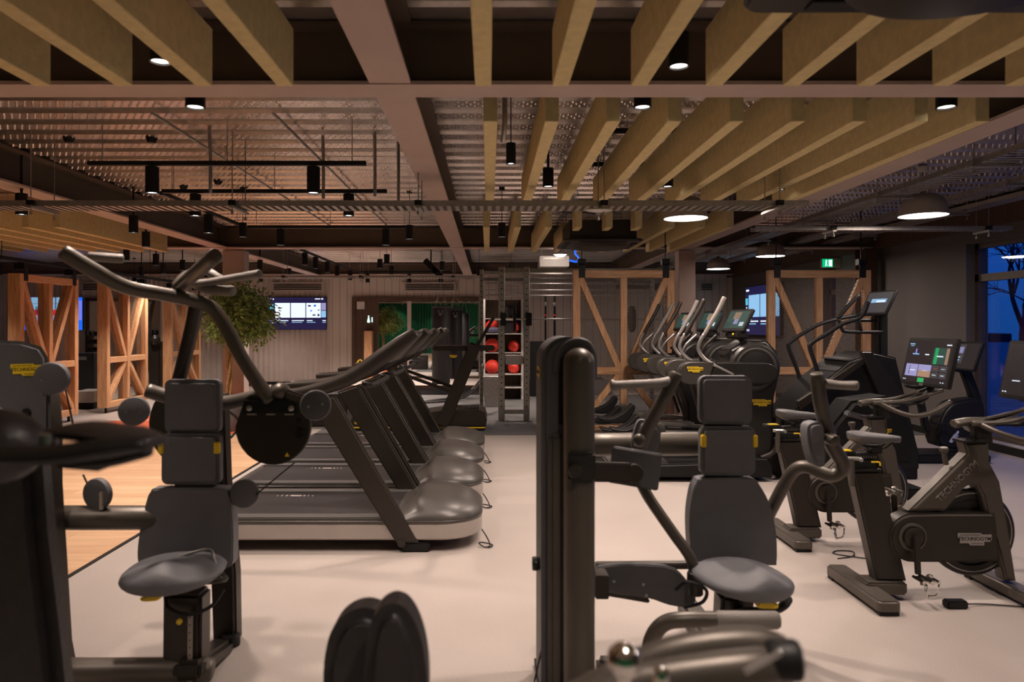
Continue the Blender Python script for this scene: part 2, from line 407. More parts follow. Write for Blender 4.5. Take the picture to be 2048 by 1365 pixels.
# ================================================================ THE ROOM
YB, XR, XL, YF = 18.8, 6.55, -13.0, -3.5
ORDW = ['first', 'second', 'third', 'fourth', 'fifth', 'sixth', 'seventh', 'eighth', 'ninth', 'tenth', 'eleventh', 'twelfth']
struct(MB().box(XL, XR, YF, YB, -0.2, 0).build('floor', 'floor', smooth=False))
struct(MB().box(XL, -2.72, -1.2, 10.2, 0.0, 0.006).build('floor', 'plank', smooth=False)).name = 'floor_oak'
struct(MB().box(-2.72, -2.69, -1.2, 10.2, 0.0, 0.008).build('trim_floor', 'black', smooth=False))
struct(MB().box(-2.6, XR, 10.35, 16.38, 0.0, 0.005).build('floor_rubber', 'rubber', smooth=False))
struct(MB().prism([(-6.9, 10.45), (-3.1, 10.45), (-3.1, 12.9), (-5.9, 12.9)], 0.0, 0.006).build('floor_orange', 'orange', smooth=False))
for i, (x0, x1, y) in enumerate(((-6.5, -5.6, 11.95), (-6.6, -5.9, 11.3), (-5.6, -4.6, 10.85), (-5.2, -4.3, 11.95), (-4.9, -4.0, 11.3))):
    struct(MB().box(x0, x1, y - .03, y + .03, .006, .009).build('trim_track_line', 'whiteline', smooth=False))
# platform under the mirror
p = MB(); p.box(-4.0, -0.2, 16.4, YB - .02, 0.17, 0.22); p.mi = 1; p.box(-3.98, -0.22, 16.42, YB - .02, 0.0, 0.17); p.mi = 2; p.box(-4.0, -.2, 16.37, 16.41, .155, .225)
struct(p.build('floor_platform', ['floor', 'casing', 'brown'], smooth=False))
# steel deck ceiling (real folds; 0.30 m pitch)
dk = MB(); prof = []; y = -3.6
while y < YB + .1:
    prof += [(y, 3.26), (y + .15, 3.26), (y + .165, 3.285), (y + .185, 3.335), (y + .265, 3.335), (y + .285, 3.285)]
    y += .30
prof.append((y, 3.26))
vs = [(dk.bm.verts.new((XL - .2, a, b)), dk.bm.verts.new((XR + .2, a, b))) for a, b in prof]
for (a, b), (c, d) in zip(vs, vs[1:]): dk.bm.faces.new((a, b, d, c))
ce = dk.build('ceiling', 'deck', smooth=False); struct(ce)
dm = MB(); V = dm.bm.verts; k = 0
def dimple_rows(xa, xb, ya, yb):
    n0 = int((ya + 3.6) / .30)
    while -3.6 + n0 * .30 < yb:
        for j in range(3):
            yy = -3.6 + n0 * .30 + .03 + .045 * j; x = xa + (.03 if j == 1 else 0)
            while x < xb:
                top = V.new((x, yy, 3.249)); ring = [V.new((x + .013 * math.cos(a), yy + .013 * math.sin(a), 3.26)) for a in (0, 1.257, 2.513, 3.770, 5.027)]
                for i in range(5): dm.bm.faces.new((top, ring[i], ring[(i + 1) % 5]))
                x += .06
        n0 += 1
dimple_rows(-5.2, 3.3, 4.0, 9.0); dimple_rows(-4.3, 3.3, 9.0, 14.5); dimple_rows(3.3, 6.3, 6.0, 11.0)
struct(dm.build('ceiling_embossing', 'deck', smooth=False))
struct(MB().box(XL - .2, XR + .2, YF - .2, YB + .2, 3.345, 3.5).build('ceiling_slab', 'black', smooth=False))
def corrugated(x0, x1, y, z0, z1, pitch=.125, dep=.022, face=-1):
    m = MB(); n = int((x1 - x0) / pitch * 8); pr = []
    for k in range(n + 1):
        x = x0 + (x1 - x0) * k / n
        pr.append((x, y + face * dep * (0.5 + 0.5 * math.cos(2 * PI * (x - x0) / pitch))))
    vv = [(m.bm.verts.new((a, b, z0)), m.bm.verts.new((a, b, z1))) for a, b in pr]
    for (a, b), (c, d) in zip(vv, vv[1:]): m.bm.faces.new((a, b, d, c))
    return m
struct(MB().box(XL - .2, XR + .2, YB, YB + .2, 0, 3.34).build('wall_back', 'board', smooth=False))
m = corrugated(XL, -4.25, YB, .1, 2.92, .14, .03); struct(m.build('wall_back_corrugated', 'corr'))
struct(corrugated(XL, XR, YF, 0, 3.3, .16, .035, 1).build('wall_front', 'green'))
struct(MB().box(XL - .2, XR + .2, YF - .25, YF - .05, 0, 3.34).build('wall_front_core', 'green', smooth=False))
struct(MB().box(XL - .2, XL, YF, YB, 0, 3.34).build('wall_left', 'corr', smooth=False))
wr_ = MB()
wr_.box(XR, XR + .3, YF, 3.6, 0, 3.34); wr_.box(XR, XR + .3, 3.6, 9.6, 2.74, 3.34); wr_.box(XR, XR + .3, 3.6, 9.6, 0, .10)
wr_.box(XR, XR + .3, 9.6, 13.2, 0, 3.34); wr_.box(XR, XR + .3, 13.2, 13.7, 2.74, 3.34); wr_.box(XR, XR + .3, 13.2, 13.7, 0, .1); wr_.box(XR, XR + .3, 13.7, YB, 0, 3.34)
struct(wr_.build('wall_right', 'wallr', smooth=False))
def window(name, y0, y1, z0, z1, mull_y, mull_z):
    t = thing(name, None, None, (XR, y0, z0)); struct(t)
    f = MB(); w = .07
    x0, x1 = XR + .12, XR + .22
    f.box(x0, x1, y0, y1, z1 - w, z1); f.box(x0, x1, y0, y1, z0, z0 + w); f.box(x0, x1, y0, y0 + w, z0, z1); f.box(x0, x1, y1 - w, y1, z0, z1)
    for a in mull_y: f.box(x0, x1, a - w / 2, a + w / 2, z0, z1)
    for a in mull_z: f.box(x0, x1, y0, y1, a - w * .7, a + w * .7)
    struct(f.build('window_frame', 'frame', t, smooth=False))
    struct(MB().box(XR + .165, XR + .175, y0 + w, y1 - w, z0 + w, z1 - w).build('window_pane', 'glass', t, smooth=False))
window('window_1', 3.6, 9.6, .10, 2.74, (5.6, 7.6), (2.27,))
window('window_2', 13.2, 13.7, .10, 2.74, (), (2.27,))
struct(MB().box(XR + .0, XR + .14, 3.6, 9.6, .085, .115).build('trim_sill', 'white', smooth=False))
struct(MB().box(XR - .16, XR, YF, YB, 2.91, 3.25, .01).build('trim_edge_beam', 'brown', smooth=False))
struct(MB().box(XR - .02, XR, 4, YB, 0, .10).build('baseboard_right', 'black', smooth=False))
struct(MB().box(-12.9, -4.25, YB - .05, YB - .03, 0, .12).build('baseboard_back', 'black', smooth=False))
# outside: ground and a bare tree
o = MB().box(XR + .35, 90, -30, 90, -.4, -.3).build('lawn', 'ground', smooth=False, origin=(40, 20, -.35)); tag(o, 'dark dusk lawn seen outside the window', 'lawn', kind='stuff')
hz = MB(); random.seed(3)
pts = [(60 + 4 * math.sin(k), -30 + k * 3.2) for k in range(46)]
for (a, b), (c, d) in zip(pts, pts[1:]): hz.prism([(b, -.3), (d, -.3), (d, 1.0 + .3 * math.sin(d * .21)), (b, 1.0 + .3 * math.sin(b * .21))], a, a + 3, Matrix(((0, 0, 1, 0), (1, 0, 0, 0), (0, 1, 0, 0), (0, 0, 0, 1))))
tag(hz.build('hedgerow', 'branch', origin=(60, 20, 0)), 'dark hedgerow on the horizon beyond the lawn', 'hedge')
def bare_tree(base, hgt, seed, label):
    random.seed(seed); m = MB()
    def grow(p, d, ln, r, lev):
        q = p + d * ln * .5 + Vector((random.uniform(-1, 1), random.uniform(-1, 1), random.uniform(-.3, .5))) * ln * .08
        e = p + d * ln + Vector((random.uniform(-1, 1), random.uniform(-1, 1), random.uniform(-1, .6))) * ln * .12
        m.tube([p, q, e], [r, r * .8, r * .55], 5 if lev > 1 else 8, 3, cap=False)
        if lev >= 5: return
        for k in range(3 if lev < 3 else 4):
            nd = (d + Vector((random.uniform(-1, 1), random.uniform(-1, 1), random.uniform(-.55, .6))) * (.75 + .05 * lev)).normalized()
            grow(p.lerp(e, random.uniform(.55, 1)), nd, ln * random.uniform(.62, .82), r * .6, lev + 1)
    grow(Vector(base), Vector((0, 0, 1)), hgt * .32, .10, 0)
    tag(m.build('bare_tree', 'branch', origin=base), label, 'tree')
bare_tree((12.5, 13.2, -.3), 6.2, 5, 'bare winter tree silhouette outside the right window')
bare_tree((13.6, 17.8, -.3), 6.6, 11, 'smaller bare tree behind the first one outside the window')

# ---------------------------------------------------------------- steel frame
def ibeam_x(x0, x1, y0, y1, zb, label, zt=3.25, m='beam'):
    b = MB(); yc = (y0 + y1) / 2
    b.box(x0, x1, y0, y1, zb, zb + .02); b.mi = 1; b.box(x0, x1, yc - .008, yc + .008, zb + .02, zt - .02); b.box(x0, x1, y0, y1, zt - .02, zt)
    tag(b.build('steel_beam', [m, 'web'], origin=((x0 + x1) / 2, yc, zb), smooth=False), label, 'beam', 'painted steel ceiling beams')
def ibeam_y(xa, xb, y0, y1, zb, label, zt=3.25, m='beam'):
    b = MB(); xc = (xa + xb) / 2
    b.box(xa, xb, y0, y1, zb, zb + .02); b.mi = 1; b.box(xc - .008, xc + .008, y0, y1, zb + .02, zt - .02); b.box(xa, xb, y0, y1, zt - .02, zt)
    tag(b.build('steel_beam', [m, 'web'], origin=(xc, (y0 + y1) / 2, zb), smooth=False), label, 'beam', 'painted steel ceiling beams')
ibeam_x(XL, XR - .18, 3.74, 3.95, 2.91, 'nearest taupe steel beam crossing the whole picture near its top')
ibeam_x(XL, XR - .18, 11.58, 11.82, 2.91, 'taupe steel cross beam halfway down the room, above the plant')
ibeam_x(XL, XR - .18, 18.2, 18.42, 2.95, 'farthest taupe cross beam just in front of the back wall')
for (xa, xb, nm) in ((-.635, -.415, 'central'), (3.18, 3.42, 'right-hand'), (-4.6, -4.33, 'left-hand')):
    ibeam_y(xa, xb, -1.0, 3.735, 2.915, nm + ' taupe lengthwise beam in the nearest bay, nearer than the first cross beam')
    ibeam_y(xa, xb, 3.955, 11.575, 2.915, nm + ' taupe lengthwise beam running from the first cross beam to the second')
    ibeam_y(xa, xb, 11.825, 18.195, 2.915, nm + ' taupe lengthwise beam in the farthest bay before the back wall')
def column(x0, x1, y0, y1, label, m='corr'):
    b = MB(); b.box(x0, x1, y0, y1, 0, 2.90, .006)
    tag(b.build('column', m, origin=((x0 + x1) / 2, (y0 + y1) / 2, 0), smooth=False), label, 'column')
column(-4.5, -4.14, 11.84, 12.1, 'greige boxed column behind the ficus tree')
column(3.22, 3.5, 11.84, 12.1, 'dim brown column behind the right edge of the middle timber screen', 'beam')
b = MB(); b.box(6.2, 6.42, 11.55, 11.57, 0, 2.9); b.box(6.2, 6.42, 11.83, 11.85, 0, 2.9); b.box(6.3, 6.32, 11.57, 11.83, 0, 2.9)
tag(b.build('column', 'brown', origin=(6.31, 11.7, 0), smooth=False), 'dark steel H column against the right wall', 'column')

# ---------------------------------------------------------------- felt baffles
ZB0, ZB1, BT = 2.825, 3.115, .083
def baffle(x, y0, y1, label, group):
    t = thing('felt_baffle', label, 'ceiling baffle', (x + BT / 2, (y0 + y1) / 2, ZB0), group)
    MB().box(x, x + BT, y0, y1, ZB0, ZB1, .004, 1).build('panel', 'baffle', t, smooth=False)
    for yy in (y0 + .25, y1 - .25):
        MB().cyl((x + BT / 2, yy, ZB1), (x + BT / 2, yy, 3.27), .003, seg=6).build('hanger', 'galv', t)
for i, xr in enumerate((-2.6, -2.2, -1.789, -1.387, -.98)):
    baffle(xr - BT, .6, 3.52, '%s olive felt baffle from the left in the nearest row, left of the central beam' % ORDW[i], 'baffles of the nearest row')
for i, x in enumerate((-.068, .32, .715, 1.091, 1.477, 1.848, 2.229, 2.595, 2.96)):
    baffle(x, 2.63 if 3 <= i <= 5 else .6, 3.52, '%s olive felt baffle right of the central beam in the nearest row' % ORDW[i], 'baffles of the nearest row')
for i in range(9):
    baffle(-.03 + .363 * i, 4.13, 7.10, '%s olive felt baffle from the central beam in the long middle row' % ORDW[i], 'baffles of the middle row')
for i, x in enumerate((-.067, .316, .697, 1.063, 1.437, 1.80, 2.20, 2.57, 2.92)):
    if 3 <= i <= 5:
        baffle(x, 8.57, 8.88, '%s of three short olive baffle stubs on the near side of the far air conditioner' % ORDW[i - 3], 'short baffles cut around the air conditioner')
        baffle(x, 10.15, 11.45, '%s of three short olive baffle stubs behind the far air conditioner' % ORDW[i - 3], 'short baffles cut around the air conditioner')
    else:
        baffle(x, 8.57, 11.45, '%s olive felt baffle from the left in the far row above the timber screen' % ORDW[i if i < 3 else i - 3], 'baffles of the far row')
for i, xr in enumerate((-5.25, -5.63, -6.02, -6.4, -6.8, -7.2, -7.6, -8.0, -8.4, -8.8)):
    baffle(xr - BT, 8.57, 11.45, '%s olive felt baffle left of the left-hand beam, counted from that beam' % ORDW[i], 'baffles over the left side')
# ---------------------------------------------------------------- air conditioners
def cassette(cx, cy, w, z, label, drop=.045):
    t = thing('air_conditioner', label, 'air conditioner', (cx, cy, z))
    m = MB(); m.prism(rrect(w, w, .08), 0, .035, Matrix.Translation((cx, cy, z)), .012); m.box(cx - w * .42, cx + w * .42, cy - w * .42, cy + w * .42, z + .03, z + .28)
    m.build('casing', 'machdark', t)
    MB().lathe((cx, cy, z - drop), (0, 0, 1), [(0, 0), (w * .33, 0), (w * .37, .015), (w * .42, drop), (0, drop + .001)], 40).build('intake_panel', 'machdark', t)
    for k in range(4):
        a = k * PI / 2; mt = Matrix.Translation((cx, cy, z)) @ Matrix.Rotation(a, 4, 'Z')
        MB().box(-w * .3, w * .3, -w * .46, -w * .395, -.012, .002, .004, 1, mt).build('louvre', 'black', t)
    for sx in (-1, 1):
        for sy in (-1, 1): MB().cyl((cx + sx * w * .38, cy + sy * w * .38, z + .28), (cx + sx * w * .38, cy + sy * w * .38, 3.27), .006, seg=8).build('hanger_rod', 'galv', t)
cassette(1.47, 2.0, 1.12, 2.76, 'dark air conditioning cassette cut off by the top right corner', .10)
cassette(1.47, 9.40, 1.02, 2.70, 'dark air conditioning cassette among the baffles above the timber screen')
t = thing('ventilation_unit', 'white ceiling ventilation box above the steel rig', 'ventilation unit', (1.2, 13.2, 2.72))
MB().box(.95, 1.5, 13.0, 13.5, 2.72, 2.92, .01).build('casing', 'white', t)
MB().box(1.0, 1.45, 12.985, 13.0, 2.86, 2.89).build('front_panel', 'galv', t)
for x in (1.0, 1.45): MB().cyl((x, 13.2, 2.92), (x, 13.2, 3.27), .005, seg=6).build('hanger_rod', 'galv', t)
MB().tube([(1.5, 13.1, 2.85), (1.65, 13.1, 2.82), (1.68, 13.1, 2.9), (1.62, 13.1, 3.0), (1.7, 13.1, 3.27)], .02, 8, 5).build('cable', 'scr_blue', t)

# ---------------------------------------------------------------- lights of the room
def spot(x, y, zb, r=.05, ln=.2, hang='stem', label='', on=1.0, aim=None, top=3.27, group='black ceiling spotlights', size=108):
    t = thing('spotlight', label, 'spotlight', (x, y, zb), group)
    MB().lathe((x, y, zb), (0, 0, 1), [(r * .80, .035), (r * .86, 0), (r, 0), (r, ln), (0, ln)], 20).build('housing', 'black', t)
    MB().cyl((x, y, zb + .010), (x, y, zb + .016), r * .82, seg=20).build('lens', 'lamps' if on > .25 else 'silver', t)
    if top > zb + ln + .01:
        MB().cyl((x, y, zb + ln), (x, y, top), .004 if hang == 'wire' else .012, seg=8).build('cord' if hang == 'wire' else 'stem', 'black', t)
    if hang == 'wire': MB().cyl((x, y, top - .03), (x, y, top), .035, seg=14).build('ceiling_cap', 'black', t)
    if on:
        l = light('SPOT', 'spot_lamp', (x, y, zb + .0), SPOT_E * on, NEUT, t, spot_size=math.radians(size), spot_blend=.75, shadow_soft_size=.035)
    return t
A = 'short black spotlight '
spot(-1.70, 4.06, 2.885, .055, .14, 'stem', A + 'hanging just behind the first cross beam, left of the central beam')
spot(.893, 4.06, 2.885, .05, .14, 'stem', A + 'glaring just below the first cross beam right of the central beam', 1.3)
spot(2.655, 4.06, 2.885, .055, .14, 'stem', A + 'just behind the first cross beam at the far right')
spot(-1.575, 3.36, 2.885, .05, .14, 'stem', A + 'between the left baffles of the nearest row')
spot(.93, 3.42, 2.885, .05, .16, 'stem', A + 'between the right baffles of the nearest row')
def track(x0, y0, x1, y1, z, label, drops):
    t = thing('lighting_track', label, 'lighting track', ((x0 + x1) / 2, (y0 + y1) / 2, z), 'black lighting tracks')
    MB().bar((x0, y0, z), (x1, y1, z), .04, .035, 0, (0, 0, 1)).build('rail', 'black', t, smooth=False)
    for f in drops:
        x, y = x0 + (x1 - x0) * f, y0 + (y1 - y0) * f
        MB().cyl((x, y, z), (x, y, 3.27), .004, seg=6).build('hanger', 'galv', t)
track(-3.2, 5.6, -.98, 5.6, 2.92, 'nearest black lighting track crossing left of the central beam', (.05, .5, .95))
track(-3.15, 6.76, -.98, 6.76, 2.92, 'second black lighting track crossing left of the central beam', (.05, .5, .95))
track(-3.16, 9.2, -1.0, 9.2, 2.92, 'third black lighting track, in front of the second cross beam', (.05, .5, .95))
track(-3.2, 6.85, -3.2, 9.15, 2.92, 'black lighting track running lengthwise beside the left-hand beam', (.1, .9))
track(.9, 5.6, 3.0, 5.6, 3.18, 'black lighting track above the middle row of baffles, nearer one', (.1, .9))
track(.9, 6.76, 3.0, 6.76, 3.18, 'black lighting track above the middle row of baffles, farther one', (.1, .9))
track(-3.2, 11.95, -3.2, 16.6, 2.92, 'black lighting track running lengthwise in the farthest bay', (.1, .9))
track(-3.1, 16.8, -.9, 16.8, 2.92, 'black lighting track crossing close to the mirror', (.1, .9))
T = 'black cylinder spotlight '
for (x, y, lab, on) in ((-2.69, 5.6, 'at the left end of the nearest track', 1), (-1.40, 5.6, 'at the right of the nearest track', 1),
                    (-2.83, 6.76, 'at the left of the second track', .8), (-1.35, 6.76, 'at the right of the second track', .8),
                    (-2.73, 9.2, 'at the left of the third track', .6), (-1.35, 9.2, 'at the right of the third track', .6),
                    (-3.2, 8.0, 'on the lengthwise track beside the left-hand beam', .6)):
    spot(x, y, 2.68, .052, .21, 'stem', T + lab, on, top=2.91)
for (x, y, r, lab, on) in ((-2.93, 8.35, .045, 'on a cord left of the third track', .5), (-.965, 8.55, .045, 'on a cord at the right end of the third track', .5),
                       (.16, 8.35, .045, 'on a cord between the first two far baffles', .8), (-1.75, 11.3 + .75, .05, 'first beyond the second cross beam', .5),
                       (-2.0, 12.9, .05, 'on a cord, middle of the farthest bay', .5), (-2.0, 14.4, .05, 'on a cord, deep in the farthest bay', .5),
                       (-.2, 14.9, .05, 'on a cord near the steel rig', .8)):
    spot(x, y, 2.68, r, .17, 'wire', 'added black pendant fill spotlight ' + lab, on)
spot(.15, 4.68, 2.70, .033, .14, 'wire', 'slim black pendant spotlight on a long conduit between the first two middle-row baffles', .9)
for (y, lab) in ((12.2, 'first'), (12.95, 'second'), (13.9, 'third'), (14.8, 'fourth'), (16.2, 'fifth')):
    spot(-3.2, y, 2.68, .05, .21, 'stem', T + '%s along the lengthwise track of the farthest bay' % lab, 1.2, top=2.91)
for (x, lab) in ((-2.9, 'left'), (-1.9, 'middle'), (-1.15, 'right')):
    spot(x, 16.8, 2.66, .05, .2, 'stem', T + '%s of the track close to the mirror' % lab, 2.0, top=2.91)
for (px, py, Y, lab, on) in ((43, 430, 6.6, 'at the far left edge above the tray', .8), (267, 466, 8.2, 'against the felt baffles on the left', 1.0), (253, 521, 11.9, 'behind the left baffles, leftmost', 1.0),
                         (312, 531, 12.3, 'behind the left baffles, middle', .9), (365, 541, 13.4, 'behind the left baffles, nearest the column', .9), (520, 541, 13.6, 'right of the ficus column', .6),
                         (283, 552, 15.5, 'small bright one above the second timber screen', 1.0), (578, 549, 15.8, 'small bright one above the wall television', 1.0)):
    p = W(px, py, Y); spot(p.x, p.y, max(2.6, p.z), .052, .2, 'stem', T + lab, on, top=3.27)
for (x, y, lab) in ((-8.2, 9.9, 'added to brighten the oak floor at far left'), (-10.2, 14.6, 'over the far left corner'), (-6.6, 14.2, 'over the orange track'), (-5.0, 6.2, 'added to brighten the oak floor behind the big press machine'), (-4.6, 9.4, 'added to brighten the oak floor near the ficus')):
    spot(x, y, 2.68, .052, .2, 'stem', T + lab, 1.6)  # the oak floor spots are added to brighten the left side
for (x, y, lab) in ((.55, 6.45, 'among middle-row baffles, left'), (1.65, 6.45, 'among middle-row baffles, centre'), (2.74, 6.6, 'among middle-row baffles, right'), (1.27, 7.7, 'in the gap behind the middle baffles')):
    spot(x, y, 2.90, .05, .17, 'stem', A + lab, .9)
t = thing('bulkhead_lamp', 'round bright ceiling lamp glaring in front of the ventilation box', 'lamp', (1.26, 12.3, 2.84))
MB().cyl((1.26, 12.3, 2.87), (1.26, 12.3, 2.91), .12, seg=24).build('backplate', 'white', t); MB().cyl((1.26, 12.3, 2.91), (1.26, 12.3, 3.27), .012, seg=8).build('stem', 'black', t)
MB().sphere((1.26, 12.3, 2.87), .10, 1, 1, .4).build('diffuser', 'lampw', t); light('POINT', 'bulkhead_light', (1.26, 12.3, 2.80), 16, NEUT, t, shadow_soft_size=.05)
for (x, y, lab) in ((.45, 13.75, 'over the ball rack'), (1.9, 15.2, 'over the low platform beyond the rig'), (-.9, 13.6, 'over the punching bags'), (-5.6, 17.2, 'close to the corrugated wall'), (-8.6, 17.0, 'close to the far left wall')):
    spot(x, y, 2.70, .05, .17, 'wire', 'added black pendant fill spotlight ' + lab, 1.6)  # extra spots added to lift the dark rack and back wall area
for (x, y, lab) in ((2.0, -1.2, 'behind the viewer on the right'), (-1.6, -1.2, 'behind the viewer on the left'), (.55, .9, 'above the viewer'), (-2.3, 1.7, 'added to light the left foreground machine')):
    spot(x, y, 2.90, .05, .17, 'stem', A + lab, 1.25, size=115)  # unseen spots for frontal light; the left one added to light its machine
for (x, lab) in ((-8.5, 'left end'), (-5.5, 'left'), (-2.5, 'centre'), (.6, 'right'), (3.6, 'right end')):
    spot(x, -2.9, 2.90, .05, .17, 'stem', A + 'added to light the green wall behind the viewer, ' + lab, .7, size=120)  # unseen spots added so the green wall reads brighter in the mirror
def dome(x, y, z, r, label, e=1.0):
    t = thing('dome_pendant', label, 'pendant lamp', (x, y, z), 'shallow dome pendants')
    MB().lathe((x, y, z), (0, 0, 1), [(r, 0), (r * .985, .01), (r * .95, .10), (r * .82, .17), (r * .55, .215), (r * .2, .23), (.03, .232), (.03, .26), (.001, .26)], 40).build('shade', 'dome', t)
    MB().lathe((x, y, z + .004), (0, 0, 1), [(0, 0), (r * .97, 0), (r * .97, .006), (0, .006)], 40).build('diffuser', 'lampw', t)
    MB().cyl((x, y, z + .25), (x, y, 3.27), .005, seg=8).build('cord', 'black', t)
    MB().cyl((x, y, 3.20), (x, y, 3.26), .05, seg=16).build('ceiling_rose', 'white', t)
    light('AREA', 'dome_lamp', (x, y, z - .012), DOME_E * e, NEUT, t, shape='DISK', size=r * 1.8)
dome(2.07, 7.35, 2.745, .225, 'greige dome pendant hanging just behind the middle row of baffles')
dome(4.47, 7.2, 2.75, .228, 'large greige dome pendant at the right, in front of the window wall')
dome(4.67, 11.6, 2.77, .228, 'greige dome pendant farther along the right aisle, second from the window')
dome(4.66, 14.2, 2.77, .228, 'smallest and farthest greige dome pendant over the right aisle')
dome(4.5, 2.6, 2.77, .228, 'greige dome pendant outside the frame, nearest on the right', .9)

# ---------------------------------------------------------------- cable trays (wire and perforated)
def tray(p0, p1, w, label, rods, zrod=3.27, side=.045):
    p0, p1 = Vector(p0), Vector(p1); d = (p1 - p0); ln = d.length; d.normalize(); n = Vector((-d.y, d.x, 0))
    t = thing('cable_tray', label, 'cable tray', (p0 + p1) / 2, 'galvanised cable trays')
    m = MB()
    for s in (-1, 1):
        a = n * s * w / 2
        m.bar(p0 + a, p1 + a, .004, side, 0, (0, 0, 1)); m.bar(p0 + a + Vector((0, 0, side / 2)), p1 + a + Vector((0, 0, side / 2)), .014, .003, 0, (0, 0, 1))
    k = 0.06
    while k < ln:
        c = p0 + d * k - Vector((0, 0, side / 2)); m.bar(c - n * w / 2, c + n * w / 2, .035, .002, 0, (0, 0, 1)); k += .07
    m.build('channel', 'galv', t, smooth=False)
    for f in rods:
        c = p0 + d * ln * f
        for s in (-1, 1):
            q = c + n * s * (w / 2 + .03); r = MB().cyl(q - Vector((0, 0, .09)), (q.x, q.y, zrod), .005, seg=6); r.cyl(q - Vector((0, 0, .1)), q - Vector((0, 0, .075)), .012, seg=8)
            r.build('hanger_rod', 'galv', t)
        b = c - Vector((0, 0, side / 2 + .015)); MB().bar(b - n * (w / 2 + .06), b + n * (w / 2 + .06), .04, .02, 0, (0, 0, 1)).build('bracket', 'galv', t, smooth=False)
        MB().box(c.x - .03, c.x + .03, c.y - w / 2 - .05, c.y - w / 2 - .02, c.z - .02, c.z + .02).build('clip', 'black', t, smooth=False)
tray((-6.0, 6.07, 2.66), (2.72, 6.07, 2.66), .26, 'long perforated cable tray crossing the room below the middle baffles', (.06, .245, .44, .62, .80, .97))
tray((-6.6, 14.9, 2.66), (-.1, 14.9, 2.66), .26, 'far cable tray crossing in front of the back wall', (.1, .35, .6, .9))
tray((3.86, 3.4, 2.88), (3.86, 15.5, 2.88), .26, 'left of three lengthwise cable trays over the right aisle', (.05, .16, .27, .4, .55, .7, .9))
tray((5.08, 3.4, 3.0), (5.08, 15.5, 3.0), .22, 'middle of three lengthwise cable trays over the right aisle', (.05, .16, .27, .4, .55, .7, .9))
tray((5.65, 3.4, 3.0), (5.65, 13.5, 3.0), .20, 'right of three lengthwise cable trays over the right aisle', (.05, .2, .35, .5, .7, .9))
tray((3.0, 7.95, 2.72), (5.9, 7.95, 2.72), .14, 'short cross tray above the right aisle near the large dome pendant', (.3, .9))
def conduit(pts, r, label, m='galv'):
    tag(MB().tube(pts, r, 10, 3).build('conduit_pipe', m, origin=pts[0]), label, 'conduit', 'galvanised conduits')
for (x, y, lab) in ((-2.28, 5.72, 'under the nearest track at left'), (-1.42, 6.0, 'beside the right spotlight of the nearest track'), (-.96, 5.9, 'right of the tracks, first'), (-.8, 6.2, 'right of the tracks, second')):
    conduit([(x, y, 3.25), (x, y + .02, 3.0), (x, y + .02, 2.72)], .014, 'vertical galvanised conduit drop ' + lab)
conduit([(.11, 4.75, 3.2), (.11, 4.77, 3.0), (.1, 4.85, 2.9)], .018, 'short galvanised conduit bend beside the slim pendant spotlight')
for (x, lab) in ((-2.5, 'left'), (-1.6, 'middle'), (-.75, 'right')):
    conduit([(x, 5.2, 3.2), (x, 8.5, 3.2), (x, 11.3, 3.2)], .012, 'thin lengthwise conduit under the steel deck, %s one' % lab)
for (px, py, Y, lab) in ((138, 283, 6.1, 'at left'), (303, 312, 6.1, 'above the left track'), (436, 372, 7.9, 'near the second track'), (367, 392, 8.2, 'between the left tracks')):
    p = W(px, py, Y)
    tag(MB().lathe((p.x, p.y, 3.21), (0, 0, 1), [(0, 0), (.03, .005), (.045, .03), (.05, .05), (0, .05)], 16).build('smoke_detector', 'black', origin=(p.x, p.y, 3.21)), 'small black ceiling sensor ' + lab, 'sensor', 'small ceiling sensors')
p = W(1195, 427, 6.0)
tag(MB().sphere((p.x, 5.92, 2.6), .09, 1.3, .6, .22).build('emergency_lamp', 'white', origin=(p.x, 5.92, 2.6)), 'white oval emergency fitting under the long cable tray', 'emergency light')
# tilted black stage spotlights before the mirror
t = thing('projector_spot', 'tilted black double floodlight hanging left of the far central beam', 'floodlight', (-1.3, 15.2, 2.85))
MB().bar((-1.38, 15.2, 3.05), (-1.12, 15.2, 2.78), .12, .14, .01).build('housing', 'black', t)
MB().bar((-1.2, 15.2, 2.86), (-1.02, 15.2, 2.68), .12, .14, .01).build('second_housing', 'black', t)
MB().cyl((-1.25, 15.2, 2.95), (-1.25, 15.2, 3.27), .015, seg=10).build('stem', 'black', t)
# ================================================================ BACK WALL AND FAR FURNITURE
def X18(px): return WX(px, YB)
def Z18(py): return WZ(py, YB)
# mirror
t = thing('wall_mirror', 'wide brown-framed gym mirror on the back wall, reflecting a green wall', 'mirror', (-1.6, YB, .22))
MB().box(X18(758), X18(957), YB - .05, YB - .03, .24, Z18(603)).build('glass', 'mirror', t, smooth=False)
f = MB(); f.box(X18(705), X18(958), YB - .09, YB - .0, Z18(603), Z18(595)); f.box(X18(705), X18(712), YB - .09, YB, .22, Z18(603)); f.box(X18(705), X18(958), YB - .09, YB, .22, .27)
f.build('frame', 'brown', t, smooth=False)
MB().box(X18(815), X18(823), YB - .07, YB - .04, .25, Z18(603)).build('mullion', 'corr', t, smooth=False)
d = thing('door_1', None, None, (X18(735), YB, .22)); struct(d)
struct(MB().box(X18(712), X18(758), YB - .06, YB - .01, .22, Z18(603)).build('door_leaf', 'brown', d, smooth=False))
s = MB(); s.box(X18(737), X18(739.5), YB - .075, YB - .06, Z18(646), Z18(635)); s.sphere((X18(738), YB - .07, Z18(633)), .02, 1, .3, 1, 12); s.prism([(X18(735), Z18(645)), (X18(741), Z18(645)), (X18(739.5), Z18(637)), (X18(736.5), Z18(637))], -YB + .065, -YB + .075, Matrix(((1, 0, 0, 0), (0, 0, -1, 0), (0, 1, 0, 0), (0, 0, 0, 1))))
